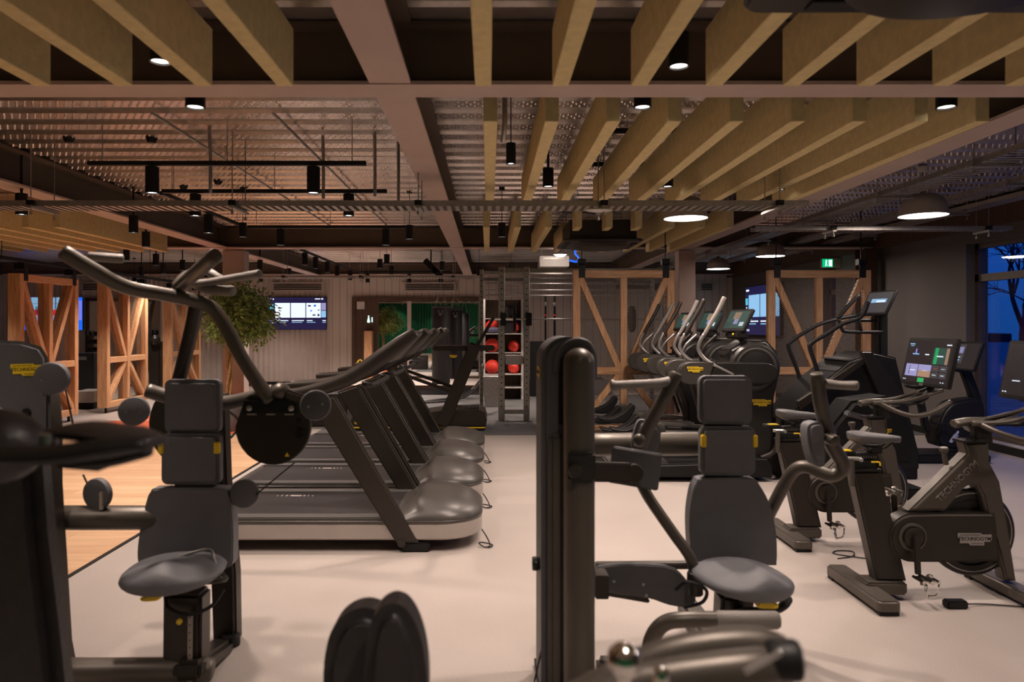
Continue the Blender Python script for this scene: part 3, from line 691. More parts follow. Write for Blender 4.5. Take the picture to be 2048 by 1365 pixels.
s.box(X18(744), X18(746), YB - .075, YB - .06, Z18(645), Z18(635))
tag(s.build('washroom_sign', 'exit_white', origin=(X18(740), YB - .06, Z18(640))), 'small white washroom pictogram on the dark door left of the mirror', 'sign')
tag(MB().box(X18(715), X18(730), YB - .1, YB - .06, Z18(619), Z18(604)).build('wall_speaker', 'white', origin=(X18(722), YB - .06, Z18(612))), 'pale square wall speaker at the top of the dark door', 'speaker')
tag(MB().box(X18(733), X18(748), YB - .4, YB - .1, .22, Z18(662), .01).build('timber_cabinet', 'oak', origin=(X18(740), YB - .25, .22)), 'tall oak cabinet standing against the dark door', 'cabinet')
tag(MB().tube([(X18(727) + .13 * math.cos(a), YB - .5, .27 + .46 * math.sin(a)) for a in [PI * k / 8 for k in range(9)]], .018, 8, 3).build('training_hoop', 'yellow', origin=(X18(735), YB - .5, .6)), 'small yellow hoop handle showing behind the treadmill rails', 'hoop')
# wall grilles
for i, (px0, px1, lab) in enumerate(((545, 648, 'above the television'), (808, 912, 'above the mirror'), (1398, 1427, 'in the far right corner'), (1228, 1330, 'above the steel rig'), (165, 205, 'above the left timber screens'))):
    t = thing('air_grille', 'louvred air grille in the back wall ' + lab, 'air grille', (X18((px0 + px1) / 2), YB, Z18(582)), 'back wall air grilles')
    MB().box(X18(px0), X18(px1), YB - .06, YB - .03, Z18(583), Z18(565)).build('frame', 'corr', t, smooth=False)
    g = MB()
    for k in range(4): g.box(X18(px0) + .05, X18(px1) - .05, YB - .065, YB - .058, Z18(581) + .045 * k + .005, Z18(581) + .045 * k + .033)
    g.build('louvres', 'black', t, smooth=False)
# televisions
def tv(mtx, w, h, label, items, loc):
    t = thing('television', label, 'television', loc)
    MB().prism(rrect(w, h, .01, 2), -.045, 0, mtx).build('bezel', 'black', t, smooth=False)
    keys = ['scr_dark'] + sorted({k for *_, k in items} - {'scr_dark'})
    m = MB(); m.prism([(-w / 2 + .012, -h / 2 + .012), (w / 2 - .012, -h / 2 + .012), (w / 2 - .012, h / 2 - .012), (-w / 2 + .012, h / 2 - .012)], 0, .003, mtx)
    for (u0, v0, u1, v1, k) in items:
        m.mi = keys.index(k)
        m.prism([((u0 - .5) * w, (v0 - .5) * h), ((u1 - .5) * w, (v0 - .5) * h), ((u1 - .5) * w, (v1 - .5) * h), ((u0 - .5) * w, (v1 - .5) * h)], .003, .0045, mtx)
    m.build('display', keys, t, smooth=False)
    MB().box(-.15, .15, -.12, .12, -.065, -.045, mtx=mtx).build('wall_bracket', 'black', t, smooth=False)
    return t
menu = [(.03, .92, .09, .96, 'scr_white'), (.80, .93, .89, .96, 'scr_white'), (.91, .925, .94, .97, 'scr_white'), (.01, .63, .085, .78, 'scr_cyan'), (.11, .37, .37, .82, 'scr_white'), (.385, .37, .635, .82, 'scr_white'),
        (.65, .37, .90, .82, 'scr_white'), (.91, .60, .99, .82, 'scr_lilac'), (.91, .38, .99, .58, 'scr_lblue'), (.115, .31, .20, .34, 'scr_lilac'), (.115, .27, .34, .295, 'scr_white'), (.115, .22, .30, .24, 'scr_lblue'), (.40, .27, .61, .295, 'scr_white'),
        (.40, .22, .58, .24, 'scr_lblue'), (.66, .27, .76, .295, 'scr_white'), (.66, .22, .81, .24, 'scr_lblue'), (.93, .27, .99, .295, 'scr_white'), (.93, .22, .99, .24, 'scr_lblue'), (.03, .56, .05, .59, 'scr_white'), (.02, .52, .07, .535, 'scr_lblue'),
        (.03, .44, .05, .47, 'scr_white'), (.02, .40, .07, .415, 'scr_lblue'), (.02, .27, .07, .285, 'scr_lblue'), (.05, .07, .065, .10, 'scr_white'), (.10, .07, .115, .10, 'scr_white')]
tiles = [(.68, .71, .73, .755, 'scr_dark'), (.78, .71, .82, .765, 'scr_blue'), (.72, .56, .75, .60, 'scr_lilac'), (.85, .59, .88, .62, 'scr_dark'), (.76, .43, .81, .47, 'scr_dark'), (.845, .42, .88, .48, 'scr_dark')]
for i, q in enumerate(tiles): pass
tv(frontal(((X18(540) + X18(655)) / 2, YB - .115, Z18(627.5))), X18(655) - X18(540), Z18(595) - Z18(660), 'wall television showing white menu tiles beside the ficus tree', menu, (X18(597), YB - .1, Z18(660)))
# tiles drawn proud of the third white card
tvo = [o for o in COL.objects if o.name.startswith('television')][0]
m = MB(); mt = frontal(((X18(540) + X18(655)) / 2, YB - .1203, Z18(627.5))); w_, h_ = X18(655) - X18(540), Z18(595) - Z18(660)
for (u0, v0, u1, v1, k) in tiles: m.mi = 0 if k == 'scr_dark' else 1; m.prism([((u0 - .5) * w_, (v0 - .5) * h_), ((u1 - .5) * w_, (v0 - .5) * h_), ((u1 - .5) * w_, (v1 - .5) * h_), ((u0 - .5) * w_, (v1 - .5) * h_)], 0, .002, mt)
m.build('menu_icons', ['scr_dark', 'scr_blue'], tvo, smooth=False)
news = [(0, 0, .22, 1, 'scr_blue'), (.05, .35, .20, .95, 'scr_violet'), (.22, 0, .80, .45, 'scr_lilac'), (.22, .45, .80, .62, 'scr_red'), (.22, .62, .80, 1, 'scr_lblue'), (.22, .80, .80, .815, 'scr_dark'), (.34, .62, .36, 1, 'scr_dark'), (.58, .62, .60, 1, 'scr_dark'),
        (.22, 0, .5, .12, 'scr_red'), (.28, .5, .36, .72, 'scr_dark'), (.45, .5, .52, .7, 'scr_dark'), (.62, .5, .70, .7, 'scr_dark'), (.80, 0, .86, .25, 'scr_red'), (.80, .25, 1, 1, 'scr_blue'), (.86, 0, 1, .3, 'scr_blue'), (.88, .05, .91, .6, 'scr_white'), (.93, .3, .99, .9, 'scr_violet')]
tv(frontal(((X18(40) + X18(170)) / 2, YB - .115, Z18(628))), X18(170) - X18(40), Z18(596) - Z18(661), 'television with a blue and red news picture behind the leftmost timber screen', news, (X18(105), YB - .1, Z18(661)))
mr = Matrix(((0, 0, -1, 0), (-1, 0, 0, 0), (0, 1, 0, 0), (0, 0, 0, 1))); mr.translation = Vector((XR - .09, 16.55, 1.99))
menu2 = [(.03, .90, .12, .94, 'scr_white'), (.01, .62, .085, .76, 'scr_cyan'), (.11, .37, .44, .82, 'scr_lblue'), (.46, .37, .79, .82, 'scr_lblue'), (.60, .40, .68, .72, 'scr_lilac'), (.81, .37, .98, .82, 'scr_lblue'), (.12, .31, .20, .335, 'scr_white'), (.12, .27, .40, .295, 'scr_white'), (.12, .22, .33, .24, 'scr_lblue'), (.47, .27, .72, .295, 'scr_white'), (.47, .22, .66, .24, 'scr_lblue'), (.03, .55, .06, .58, 'scr_white'), (.03, .43, .06, .46, 'scr_white'), (.03, .31, .06, .34, 'scr_white'), (.05, .08, .075, .12, 'scr_white'), (.10, .08, .125, .12, 'scr_white')]
tv(mr, 2.1, 1.2, 'large television on the right wall partly behind the right timber screen', menu2, (XR - .05, 16.55, 1.4))
# exit sign
t = thing('exit_sign', 'green illuminated running-man exit sign high on the right wall', 'sign', (XR - .12, 13.05, 2.72))
MB().box(XR - .36, XR, 13.0, 13.06, 2.70, 2.87, .005).build('casing', 'white', t)
MB().box(XR - .35, XR - .16, 12.992, 13.0, 2.71, 2.86).build('green_face', 'exit_green', t, smooth=False)
g = MB(); g.sphere((XR - .28, 12.99, 2.835), .012, 1, .3, 1, 10); g.bar((XR - .28, 12.99, 2.82), (XR - .285, 12.99, 2.77), .022, .003); g.bar((XR - .285, 12.99, 2.775), (XR - .30, 12.99, 2.725), .01, .003); g.bar((XR - .28, 12.99, 2.775), (XR - .262, 12.99, 2.73), .01, .003); g.bar((XR - .30, 12.99, 2.80), (XR - .26, 12.99, 2.815), .008, .003)
g.box(XR - .235, XR - .175, 12.988, 12.992, 2.725, 2.845); g.build('running_figure', 'exit_white', t, smooth=False)

# ---------------------------------------------------------------- timber screens
def screen(mtx, w, label, rod=2.596, th=.085):
    """u along the panel, v up, w = depth; mtx maps panel frame to the room"""
    loc = mtx @ Vector((0, 0, 0))
    t = thing('timber_screen', label, 'timber screen', (loc.x, loc.y, 0.0), 'sliding oak frame screens')
    z0, z1, s = .10, 2.41, .105
    def bx(u0, u1, v0, v1, d0=-th / 2, d1=th / 2, nm='post', mm='oak', bev=.006):
        MB().box(u0, u1, v0, v1, d0, d1, bev, 1, mtx).build(nm, mm, t, smooth=False)
    bx(0, s, z0, z1); bx(w - s, w, z0, z1); bx(w / 2 - s * .45, w / 2 + s * .45, z0 + s, z1 - s, nm='centre_post')
    bx(s, w - s, z1 - s * 1.05, z1, nm='top_rail', mm='oakx'); bx(s, w - s, z0, z0 + s, nm='bottom_rail', mm='oakx')
    zm = .98
    bx(s, w / 2 - s * .45, zm - s / 2, zm + s / 2, nm='middle_rail', mm='oakx'); bx(w / 2 + s * .45, w - s, zm - s / 2, zm + s / 2, nm='middle_rail', mm='oakx')
    for sgn in (-1, 1):
        cu = w / 2
        for (u0, v0, u1, v1) in ((cu + sgn * (w / 2 - s * 1.05), z1 - s * 1.1, cu + sgn * s * .75, zm + s * .7), (cu + sgn * (w / 2 - s * 1.05), z0 + s * 1.1, cu + sgn * s * .75, zm - s * .7)):
            b = MB(); t2 = bmesh.new()
            p0, p1 = Vector((u0, v0, 0)), Vector((u1, v1, 0)); z = p1 - p0; ln = z.length; z.normalize(); x = Vector((0, 0, 1)).cross(z)
            m = Matrix((x, Vector((0, 0, 1)), z)).transposed().to_4x4(); m.translation = p0
            t2.free(); b.box(-s * .42, s * .42, -th * .42, th * .42, -.03, ln + .05, .005, 1, mtx @ m); b.build('brace', 'oak', t, smooth=False)
    MB().box(s, w - s, z0 + s, z1 - s, -.002, .002, mtx=mtx).build('mesh_infill', 'mesh', t, smooth=False)
    for u in (s * 1.2, w - s * 1.2):
        MB().box(u - .045, u + .045, z1 - .11, z1 + .09, th / 2, th / 2 + .012, .003, 1, mtx).build('hanger_plate', 'black', t, smooth=False)
        MB().box(u - .055, u + .055, z1 + .07, z1 + .16, -.05, th / 2 + .012, .004, 1, mtx).build('roller_box', 'black', t, smooth=False)
        MB().box(u - .006, u + .006, z1 + .16, rod, -.006, .006, 0, 1, mtx).build('hanger_rod', 'black', t, smooth=False)
        MB().box(u - .02, u + .02, 0.0, z0 + .03, -.015, .015, 0, 1, mtx).build('floor_guide', 'black', t, smooth=False)
Fm = Matrix(((1, 0, 0, 0), (0, 0, -1, 0), (0, 1, 0, 0), (0, 0, 0, 1)))
def at(x, y): m = Fm.copy(); m.translation = Vector((x, y, 0)); return m
screen(at(1.197, 9.95), 1.44, 'oak frame screen with V braces left of the elliptical trainers', 3.27)
screen(at(3.96, 9.95), 1.46, 'rightmost oak frame screen behind the black stair climber', 3.27)
Sm = Matrix(((0, 0, 1, 0), (1, 0, 0, 0), (0, 1, 0, 0), (0, 0, 0, 1)))
def aty(x, y): m = Sm.copy(); m.translation = Vector((x, y, 0)); return m
screen(aty(-7.12, 10.5), 1.5, 'leftmost oak frame screen in front of the news television', 2.596, .19)
screen(aty(-7.12, 12.9), 1.55, 'second oak frame screen from the left, seen obliquely', 2.596, .19)
screen(aty(-7.12, 15.5), 1.6, 'third oak frame screen from the left, half hidden behind the machine arm', 2.596, .19)
for (x0, y0, x1, y1, lab) in ((-7.12, 9.6, -7.12, 17.6, 'black sliding-screen track running lengthwise above the left timber screens'),):
    t = thing('screen_track', lab, 'track', ((x0 + x1) / 2, (y0 + y1) / 2, 2.6))
    MB().bar((x0, y0, 2.62), (x1, y1, 2.62), .05, .05, 0, (0, 0, 1)).build('rail', 'black', t, smooth=False)
    for f in (.08, .36, .64, .92): MB().cyl((x0 + (x1 - x0) * f, y0 + (y1 - y0) * f, 2.64), (x0 + (x1 - x0) * f, y0 + (y1 - y0) * f, 3.27), .006, seg=6).build('hanger_rod', 'black', t)

# ---------------------------------------------------------------- ficus
random.seed(21)
tx, ty = -4.0, 10.8
t = thing('ficus_tree', 'ficus tree with a round leafy crown beside the television', 'plant', (tx, ty, 0))
MB().lathe((tx, ty, 0), (0, 0, 1), [(0, 0), (.17, 0), (.21, .36), (.20, .38), (.18, .36), (0, .34)], 28).build('pot', 'pot', t)
m = MB()
for k in range(3):
    m.tube([(tx + .03 * math.cos(2.1 * k + z * 6), ty + .03 * math.sin(2.1 * k + z * 6), .3 + z * 1.2) for z in (0, .2, .4, .6, .8, 1.0)], .022, 8, 4)
for k in range(26):
    a = random.uniform(0, 2 * PI); el = random.uniform(-.2, 1.2); r = random.uniform(.25, .46)
    d = Vector((math.cos(a) * math.cos(el), math.sin(a) * math.cos(el), math.sin(el)))
    m.tube([(tx + .02, ty, 1.42), Vector((tx + .08, ty, 1.65)) + d * r * .4, Vector((tx + .12, ty, 1.74)) + d * r], [.012, .008, .003], 5, 3)
m.build('trunk', 'bark', t)
m = MB(); cc = Vector((tx + .14, ty, 1.82))
for k in range(4200):
    a = random.uniform(0, 2 * PI); u = random.uniform(-1, 1); s = math.sqrt(1 - u * u); d = Vector((s * math.cos(a), s * math.sin(a), u))
    lump = 1 + .16 * math.sin(5 * a + 2) * math.cos(3 * u) + .12 * math.sin(9 * a - 4 * u)
    R = .52 * lump * (random.random() ** .42)
    p = cc + Vector((d.x * R * 1.08, d.y * R, d.z * R * .92)) + Vector((0, 0, -.06 * abs(d.x)))
    ln, wd = random.uniform(.06, .10), random.uniform(.024, .038)
    ax = (d * .6 + Vector((random.uniform(-1, 1), random.uniform(-1, 1), random.uniform(-1.3, .4)))).normalized()
    sd = ax.cross(Vector((random.uniform(-1, 1), random.uniform(-1, 1), random.uniform(-1, 1)))).normalized()
    nrm = ax.cross(sd)
    vs = [m.bm.verts.new(q) for q in (p, p + ax * ln * .35 + sd * wd / 2, p + ax * ln * .5 - nrm * .004 + sd * wd * .5, p + ax * ln, p + ax * ln * .5 - nrm * .004 - sd * wd * .5, p + ax * ln * .35 - sd * wd / 2)]
    m.bm.faces.new(vs)
m.build('foliage', 'leaf', t, smooth=False)

# ---------------------------------------------------------------- steel rig with barbell
RY0, RY1 = 11.9, 13.2
t = thing('training_rig', 'grey perforated steel power rig left of the timber screen', 'training rig', (1.5, 12.4, 0))
def post(x, y, w=.10, z1=2.62, nm='upright'):
    m = MB(); m.box(x - w / 2, x + w / 2, y - w / 2, y + w / 2, 0.01, z1, .008, 1)
    m.mi = 1
    k = .25
    while k < z1: m.cyl((x, y - w / 2 - .002, k), (x, y - w / 2 + .001, k), .012, seg=8); k += .1
    m.mi = 0; m.box(x - w, x + w, y - w * .8, y + w * .8, 0, .012); m.build(nm, ['steel', 'black'], t, smooth=False)
post(WX(1003, RY0), RY0, .11); post(WX(1053, RY0), RY0, .10); post(WX(963, 12.9), 12.9, .07, 2.66); post(WX(1245, 12.4), 12.4, .09); post(WX(1330, 12.9), 12.9, .08); post(.25, 13.3, .07); post(3.1, 13.3, .08)
for (x0, y0, x1, y1, z, r) in ((WX(963, 12.9), 12.9, 3.1, 12.9, 2.60, .03), (-.12, 13.3, 3.15, 13.3, 2.5, .03), (.25, RY0, .7, RY0, 2.56, .04), (.7, RY0, 2.9, RY0, 2.56, .035), (.22, RY0, .25, 13.3, 2.56, .03), (.65, RY0, .7, 13.3, 2.45, .025), (2.4, 12.4, 2.4, 13.3, 2.5, .03)):
    MB().bar((x0, y0, z), (x1, y1, z), r * 2, r * 2, .005, (0, 0, 1)).build('cross_bar', 'steel', t, smooth=False)
for z in (2.40, 2.28, 2.18): MB().cyl((-.05, 12.95, z), (3.0, 12.95, z), .018, seg=12).build('pull_up_bar', 'silver', t)
MB().bar((.22, RY0, .16), (.65, RY0, .16), .09, .07, .006, (0, 0, 1)).build('foot_bar', 'steel', t, smooth=False)
MB().bar((-.1, 12.9, .9), (-.1, 12.0, .9), .05, .05, .005, (0, 0, 1)).build('side_bar', 'steel', t, smooth=False)
for x in (.25, .68): MB().box(x - .05, x + .05, RY0 - .12, RY0 - .05, 1.62, 1.84, .01).build('bar_hook', 'black', t)
MB().box(.27, .60, RY0 + .02, RY0 + .45, WZ(730, RY0), WZ(712, RY0), .02).build('storage_tray', 'white', t)  # white storage tray, attached to the rig
t = thing('barbell', 'long barbell racked on the steel rig', 'barbell', (1.6, RY0 - .09, 1.73))
MB().cyl((.1, RY0 - .09, 1.73), (3.0, RY0 - .09, 1.73), .016, seg=14).build('bar', 'silver', t)
MB().cyl((.1, RY0 - .09, 1.73), (.42, RY0 - .09, 1.73), .026, seg=14).build('sleeve', 'chrome', t)
tag(MB().lathe((.44, RY0 - .09, 1.73), (1, 0, 0), [(0, -.02), (.22, -.02), (.225, -.01), (.225, .01), (.22, .02), (0, .02)], 32).build('weight_plate', 'black', origin=(.44, RY0 - .09, 1.73)), 'black weight plate on the left end of the barbell', 'weight plate')
tag(MB().lathe((2.42, RY0 - .09, 1.73), (1, 0, 0), [(0, -.03), (.22, -.03), (.225, -.01), (.225, .01), (.22, .03), (0, .03)], 32).build('weight_plate', 'machdark', origin=(2.42, RY0 - .09, 1.73)), 'weight plate seen through the mesh of the middle timber screen', 'weight plate')
# suspension straps
for i, (px, lab) in enumerate(((1091, 'left'), (1109, 'right'))):
    x = WX(px, 12.95); t = thing('suspension_strap', '%s of the two black suspension straps with red tabs hanging from the rig' % lab, 'suspension strap', (x, 12.95, 1.0), 'suspension straps')
    MB().box(x - .018, x + .018, 12.94, 12.96, 1.1, 2.18).build('webbing', 'black', t, smooth=False)
    MB().box(x - .022, x + .022, 12.935, 12.965, 1.98, 2.06, .005).build('buckle', 'silver', t)
    MB().box(x - .02, x + .02, 12.936, 12.964, 1.80, 1.83).build('red_tab', 'red', t, smooth=False)
    MB().tube([(x - .06, 12.95, 1.0), (x - .05, 12.95, 1.08), (x, 12.95, 1.11), (x + .05, 12.95, 1.08), (x + .06, 12.95, 1.0)], .008, 8, 3).build('handle_loop', 'black', t)
    MB().cyl((x - .07, 12.95, .99), (x + .07, 12.95, .99), .016, seg=12).build('handle', 'black', t)
# mats leaning behind the straps
tag(MB().box(WX(1060, 16), WX(1118, 16), 15.95, 16.05, .0, WZ(683, 16), .01).build('gym_mat', 'black', origin=(1.3, 16, 0)), 'tall black folded mat standing behind the suspension straps', 'mat')
tag(MB().box(.9, 2.9, 16.4, 17.9, 0, .30, .01).build('low_platform', 'casing', origin=(1.9, 17, 0)), 'low dark grey platform behind the rig', 'platform')
# ball rack
SY = 15.3
t = thing('ball_rack', 'white shelf rack holding red slam balls behind the rig', 'shelf rack', (.35, SY + .2, 0))
x0, x1 = WX(966, SY), WX(1047, SY)
for x, nm in ((x0, 'side_panel'), (x1 - .05, 'side_panel')): MB().box(x, x + .05, SY, SY + .45, 0, 2.2).build(nm, 'white', t, smooth=False)
sh = [WZ(705, SY), WZ(748, SY), WZ(667, SY), WZ(637, SY), .28]
for z in sh: MB().box(x0 + .05, x1 - .05, SY - (.34 if z == sh[2] else .1), SY + .45, z - .02, z).build('shelf', 'white', t, smooth=False)
MB().box(x0 + .05, x1 - .05, SY + .43, SY + .45, 0, 2.2).build('back_panel', 'brown', t, smooth=False)
def ball(x, y, z, r, label, mm='red'):
    t = tag(MB().sphere((x, y, z + r), r, seg=28).build('slam_ball', mm, origin=(x, y, z)), label, 'slam ball', 'slam balls on the rack')
r = .155
for i, (z, lab) in enumerate(((sh[4], 'bottom shelf'), (sh[1], 'second shelf from the bottom'), (sh[0], 'middle shelf'), (sh[2], 'upper shelf'))):
    if i in (0,): continue
    ball(x0 + .20, SY + .0, z, r, 'left red slam ball on the %s of the white rack' % lab); ball(x1 - .21, SY + .10, z, r * .82, 'right red slam ball on the %s of the white rack' % lab)
tag(MB().sphere((x0 + .24, SY - .19, sh[2] + .066), .12, 1.5, .8, .55).build('sandbag', 'blue', origin=(x0 + .24, SY - .1, 1.2)), 'blue-grey sandbag lying in front of the upper red balls', 'sandbag')
tag(MB().box(x1 - .52, x1 - .24, SY - .32, SY - .06, sh[2], sh[2] + .24, .03).build('power_bag', 'bag', origin=(x1 - .4, SY - .2, sh[2])), 'black bag with straps between the red balls', 'bag')
tag(MB().sphere((x1 - .33, SY + .15, sh[3] + .15), .15, 1, 1, 1).build('boxing_gloves', 'bag', origin=(x1 - .33, SY + .15, sh[3])), 'black boxing gloves on the top shelf of the white rack', 'boxing gloves')
# two big slam balls nearer, beside the rig

b = MB(); b.prism([(-.13, 0), (.13, 0), (.2, .62), (-.2, .62)], -.14, .14, at(WX(983, 14.0), 14.0), .01)
tag(b.build('storage_bin', 'galv', origin=(WX(983, 14), 14, 0)), 'tapered grey metal bin on the floor beneath the red balls', 'bin')
# punching bags
def punchbag(px, Y, r, z0, z1, label):
    x = WX(px, Y); t = thing('punching_bag', label, 'punching bag', (x, Y, z0), 'hanging punching bags')
    MB().cyl((x, Y, z0), (x, Y, z1), r, seg=32, bev=.02).build('bag_body', 'bag', t)
    for k in range(4):
        a = PI / 4 + k * PI / 2; MB().tube([(x + r * .95 * math.cos(a), Y + r * .95 * math.sin(a), z1 - .06), (x + r * .5 * math.cos(a), Y + r * .5 * math.sin(a), z1 + .18), (x, Y, z1 + .36)], .006, 6, 2).build('chain', 'silver', t)
    MB().cyl((x, Y, z1 + .36), (x, Y, 3.27), .007, seg=8).build('hanging_cable', 'silver', t)
    l = MB(); l.box(x - .05, x + .05, Y - r - .004, Y - r + .004, z1 - .22, z1 - .16); l.box(x - .05, x - .03, Y - r - .004, Y - r + .004, z1 - .22, z1 - .1); l.box(x + .03, x + .05, Y - r - .004, Y - r + .004, z1 - .22, z1 - .1)
    l.build('emblem', 'silver', t, smooth=False)
    MB().cyl((x, Y, z1 - .05), (x, Y, z1 - .02), r * 1.02, seg=32).build('rim', 'casing', t)
punchbag(882, 15.4, .20, .34, 2.06, 'left black punching bag hanging on chains before the mirror')
punchbag(911, 15.9, .155, .42, 2.02, 'right slimmer black punching bag hanging on chains')
# battle rope
tag(MB().tube([(-2.6, 15.1, .03), (-2.2, 14.7, .03), (-1.6, 14.6, .03), (-1.0, 15.0, .04), (-.5, 15.5, .10), (-.15, 16.0, .42)], .024, 10, 6).build('battle_rope', 'bag', origin=(-1.3, 14.8, 0)), 'dark battle rope curling over the pale floor by the platform', 'rope')
tag(MB().tube([(-1.6, 14.45, .03), (-1.0, 14.7, .03), (-.5, 15.2, .08), (-.2, 15.8, .30)], .024, 10, 6).build('battle_rope', 'bag', origin=(-1, 14.7, 0)), 'second strand of dark rope nearest the rig', 'rope')
# left background: dumbbell rack, step, cable machine, door, plyo box
d = thing('door_2', None, None, (X18(170), YB, 0)); struct(d)
f = MB(); f.box(X18(176), X18(181), YB - .12, YB, 0, Z18(597)); f.box(X18(176), X18(320), YB - .12, YB, Z18(603), Z18(597)); f.box(X18(226), X18(230), YB - .12, YB, 0, Z18(600)); struct(f.build('door_frame', 'brown', d, smooth=False))
struct(MB().box(X18(181), X18(320), YB - .08, YB - .04, .05, Z18(603)).build('door_leaf', 'mirror', d, smooth=False))
t = thing('dumbbell_rack', 'dark dumbbell rack between the two leftmost timber screens', 'dumbbell rack', (WX(205, 17), 17, 0))
rx = WX(196, 17)
MB().box(rx - .25, rx - .21, 16.9, 17.2, 0, 1.5).build('upright', 'blackmetal', t, smooth=False); MB().box(rx + .25, rx + .29, 16.9, 17.2, 0, 1.5).build('upright', 'blackmetal', t, smooth=False)
db0 = None
for r_ in range(7):
    z = .25 + r_ * .19
    MB().box(rx - .22, rx + .26, 16.9, 17.15, z - .02, z).build('shelf', 'blackmetal', t, smooth=False)
    for k in range(3):
        lab = 'small dark dumbbell, %s from the left on the %s shelf up of the rack' % (ORDW[k], ORDW[r_]); p_ = (rx - .12 + k * .15, 16.98, z + .045)
        if db0 is None:
            db0 = thing('dumbbell', lab, 'dumbbell', p_, 'dumbbells on the dark rack'); c = Vector(p_)
            MB().cyl(c + Vector((0, -.06, 0)), c + Vector((0, .10, 0)), .012, seg=8).build('handle', 'chrome', db0)
            MB().cyl(c + Vector((0, -.10, 0)), c + Vector((0, -.05, 0)), .045, seg=12).build('weight_head', 'black', db0); MB().cyl(c + Vector((0, .09, 0)), c + Vector((0, .14, 0)), .045, seg=12).build('weight_head', 'black', db0)
        else: copy_tree(db0, p_, lab)
t = thing('bench_step', 'pale grey padded step on the floor between the leftmost timber screens', 'step', (WX(175, 13.6), 13.9, 0))
MB().box(WX(140, 13.6), WX(186, 13.6), 13.6, 14.2, .12, .34, .02).build('cushion', 'white', t); MB().box(WX(140, 13.6), WX(186, 13.6), 13.62, 14.15, 0.0, .12).build('base', 'black', t, smooth=False)
t = thing('dark_cabinet', 'low black cabinet with a printer slot against the corrugated wall at left', 'cabinet', (WX(170, 16.4), 16.4, 0))
MB().box(WX(155, 16.4), WX(192, 16.4), 16.3, 16.8, 0, .98, .01).build('body', 'black', t); MB().box(WX(158, 16.4), WX(178, 16.4), 16.29, 16.3, .82, .9).build('slot', 'casing', t, smooth=False)
t = thing('cable_machine', 'dark cable training machine between the second and third timber screens', 'strength machine', (WX(310, 16.6), 16.6, 0))
cx = WX(310, 16.4); MB().box(cx - .16, cx + .12, 16.4, 16.7, 0.0, 1.25, .03).build('weight_tower', 'machdark', t)
MB().tube([(cx - .1, 16.4, .9), (cx - .12, 16.4, 1.8), (cx + .02, 16.4, 2.4)], .03, 10, 4).build('swing_arm', 'blackmetal', t); MB().tube([(cx - .25, 16.4, .6), (cx - .1, 16.4, 1.7), (cx + .02, 16.4, 2.4)], .02, 10, 4).build('swing_arm', 'blackmetal', t)
MB().sphere((cx + .02, 16.38, 1.28), .11, 1, 1, 1.1).build('pulley_head', 'blackmetal', t)
t = thing('storage_chest', 'low black chest with a red arrow print behind the treadmill rails', 'chest', (WX(655, 11.6), 11.6, 0))
MB().box(WX(480, 11.2), WX(694, 11.2), 11.2, 11.7, 0, .52, .02).build('body', 'bag', t)
MB().prism([(WX(683, 11.2), WZ(820, 11.2)), (WX(692, 11.2), WZ(826, 11.2)), (WX(683, 11.2), WZ(832, 11.2))], -11.2, -11.19, Fm).build('arrow_print', 'red', t, smooth=False)
for px in (668, 674, 679): MB().box(WX(px, 11.2), WX(px + 2.5, 11.2), 11.19, 11.2, WZ(829.5, 11.2), WZ(823.5, 11.2)).build('red_print', 'red', t, smooth=False)
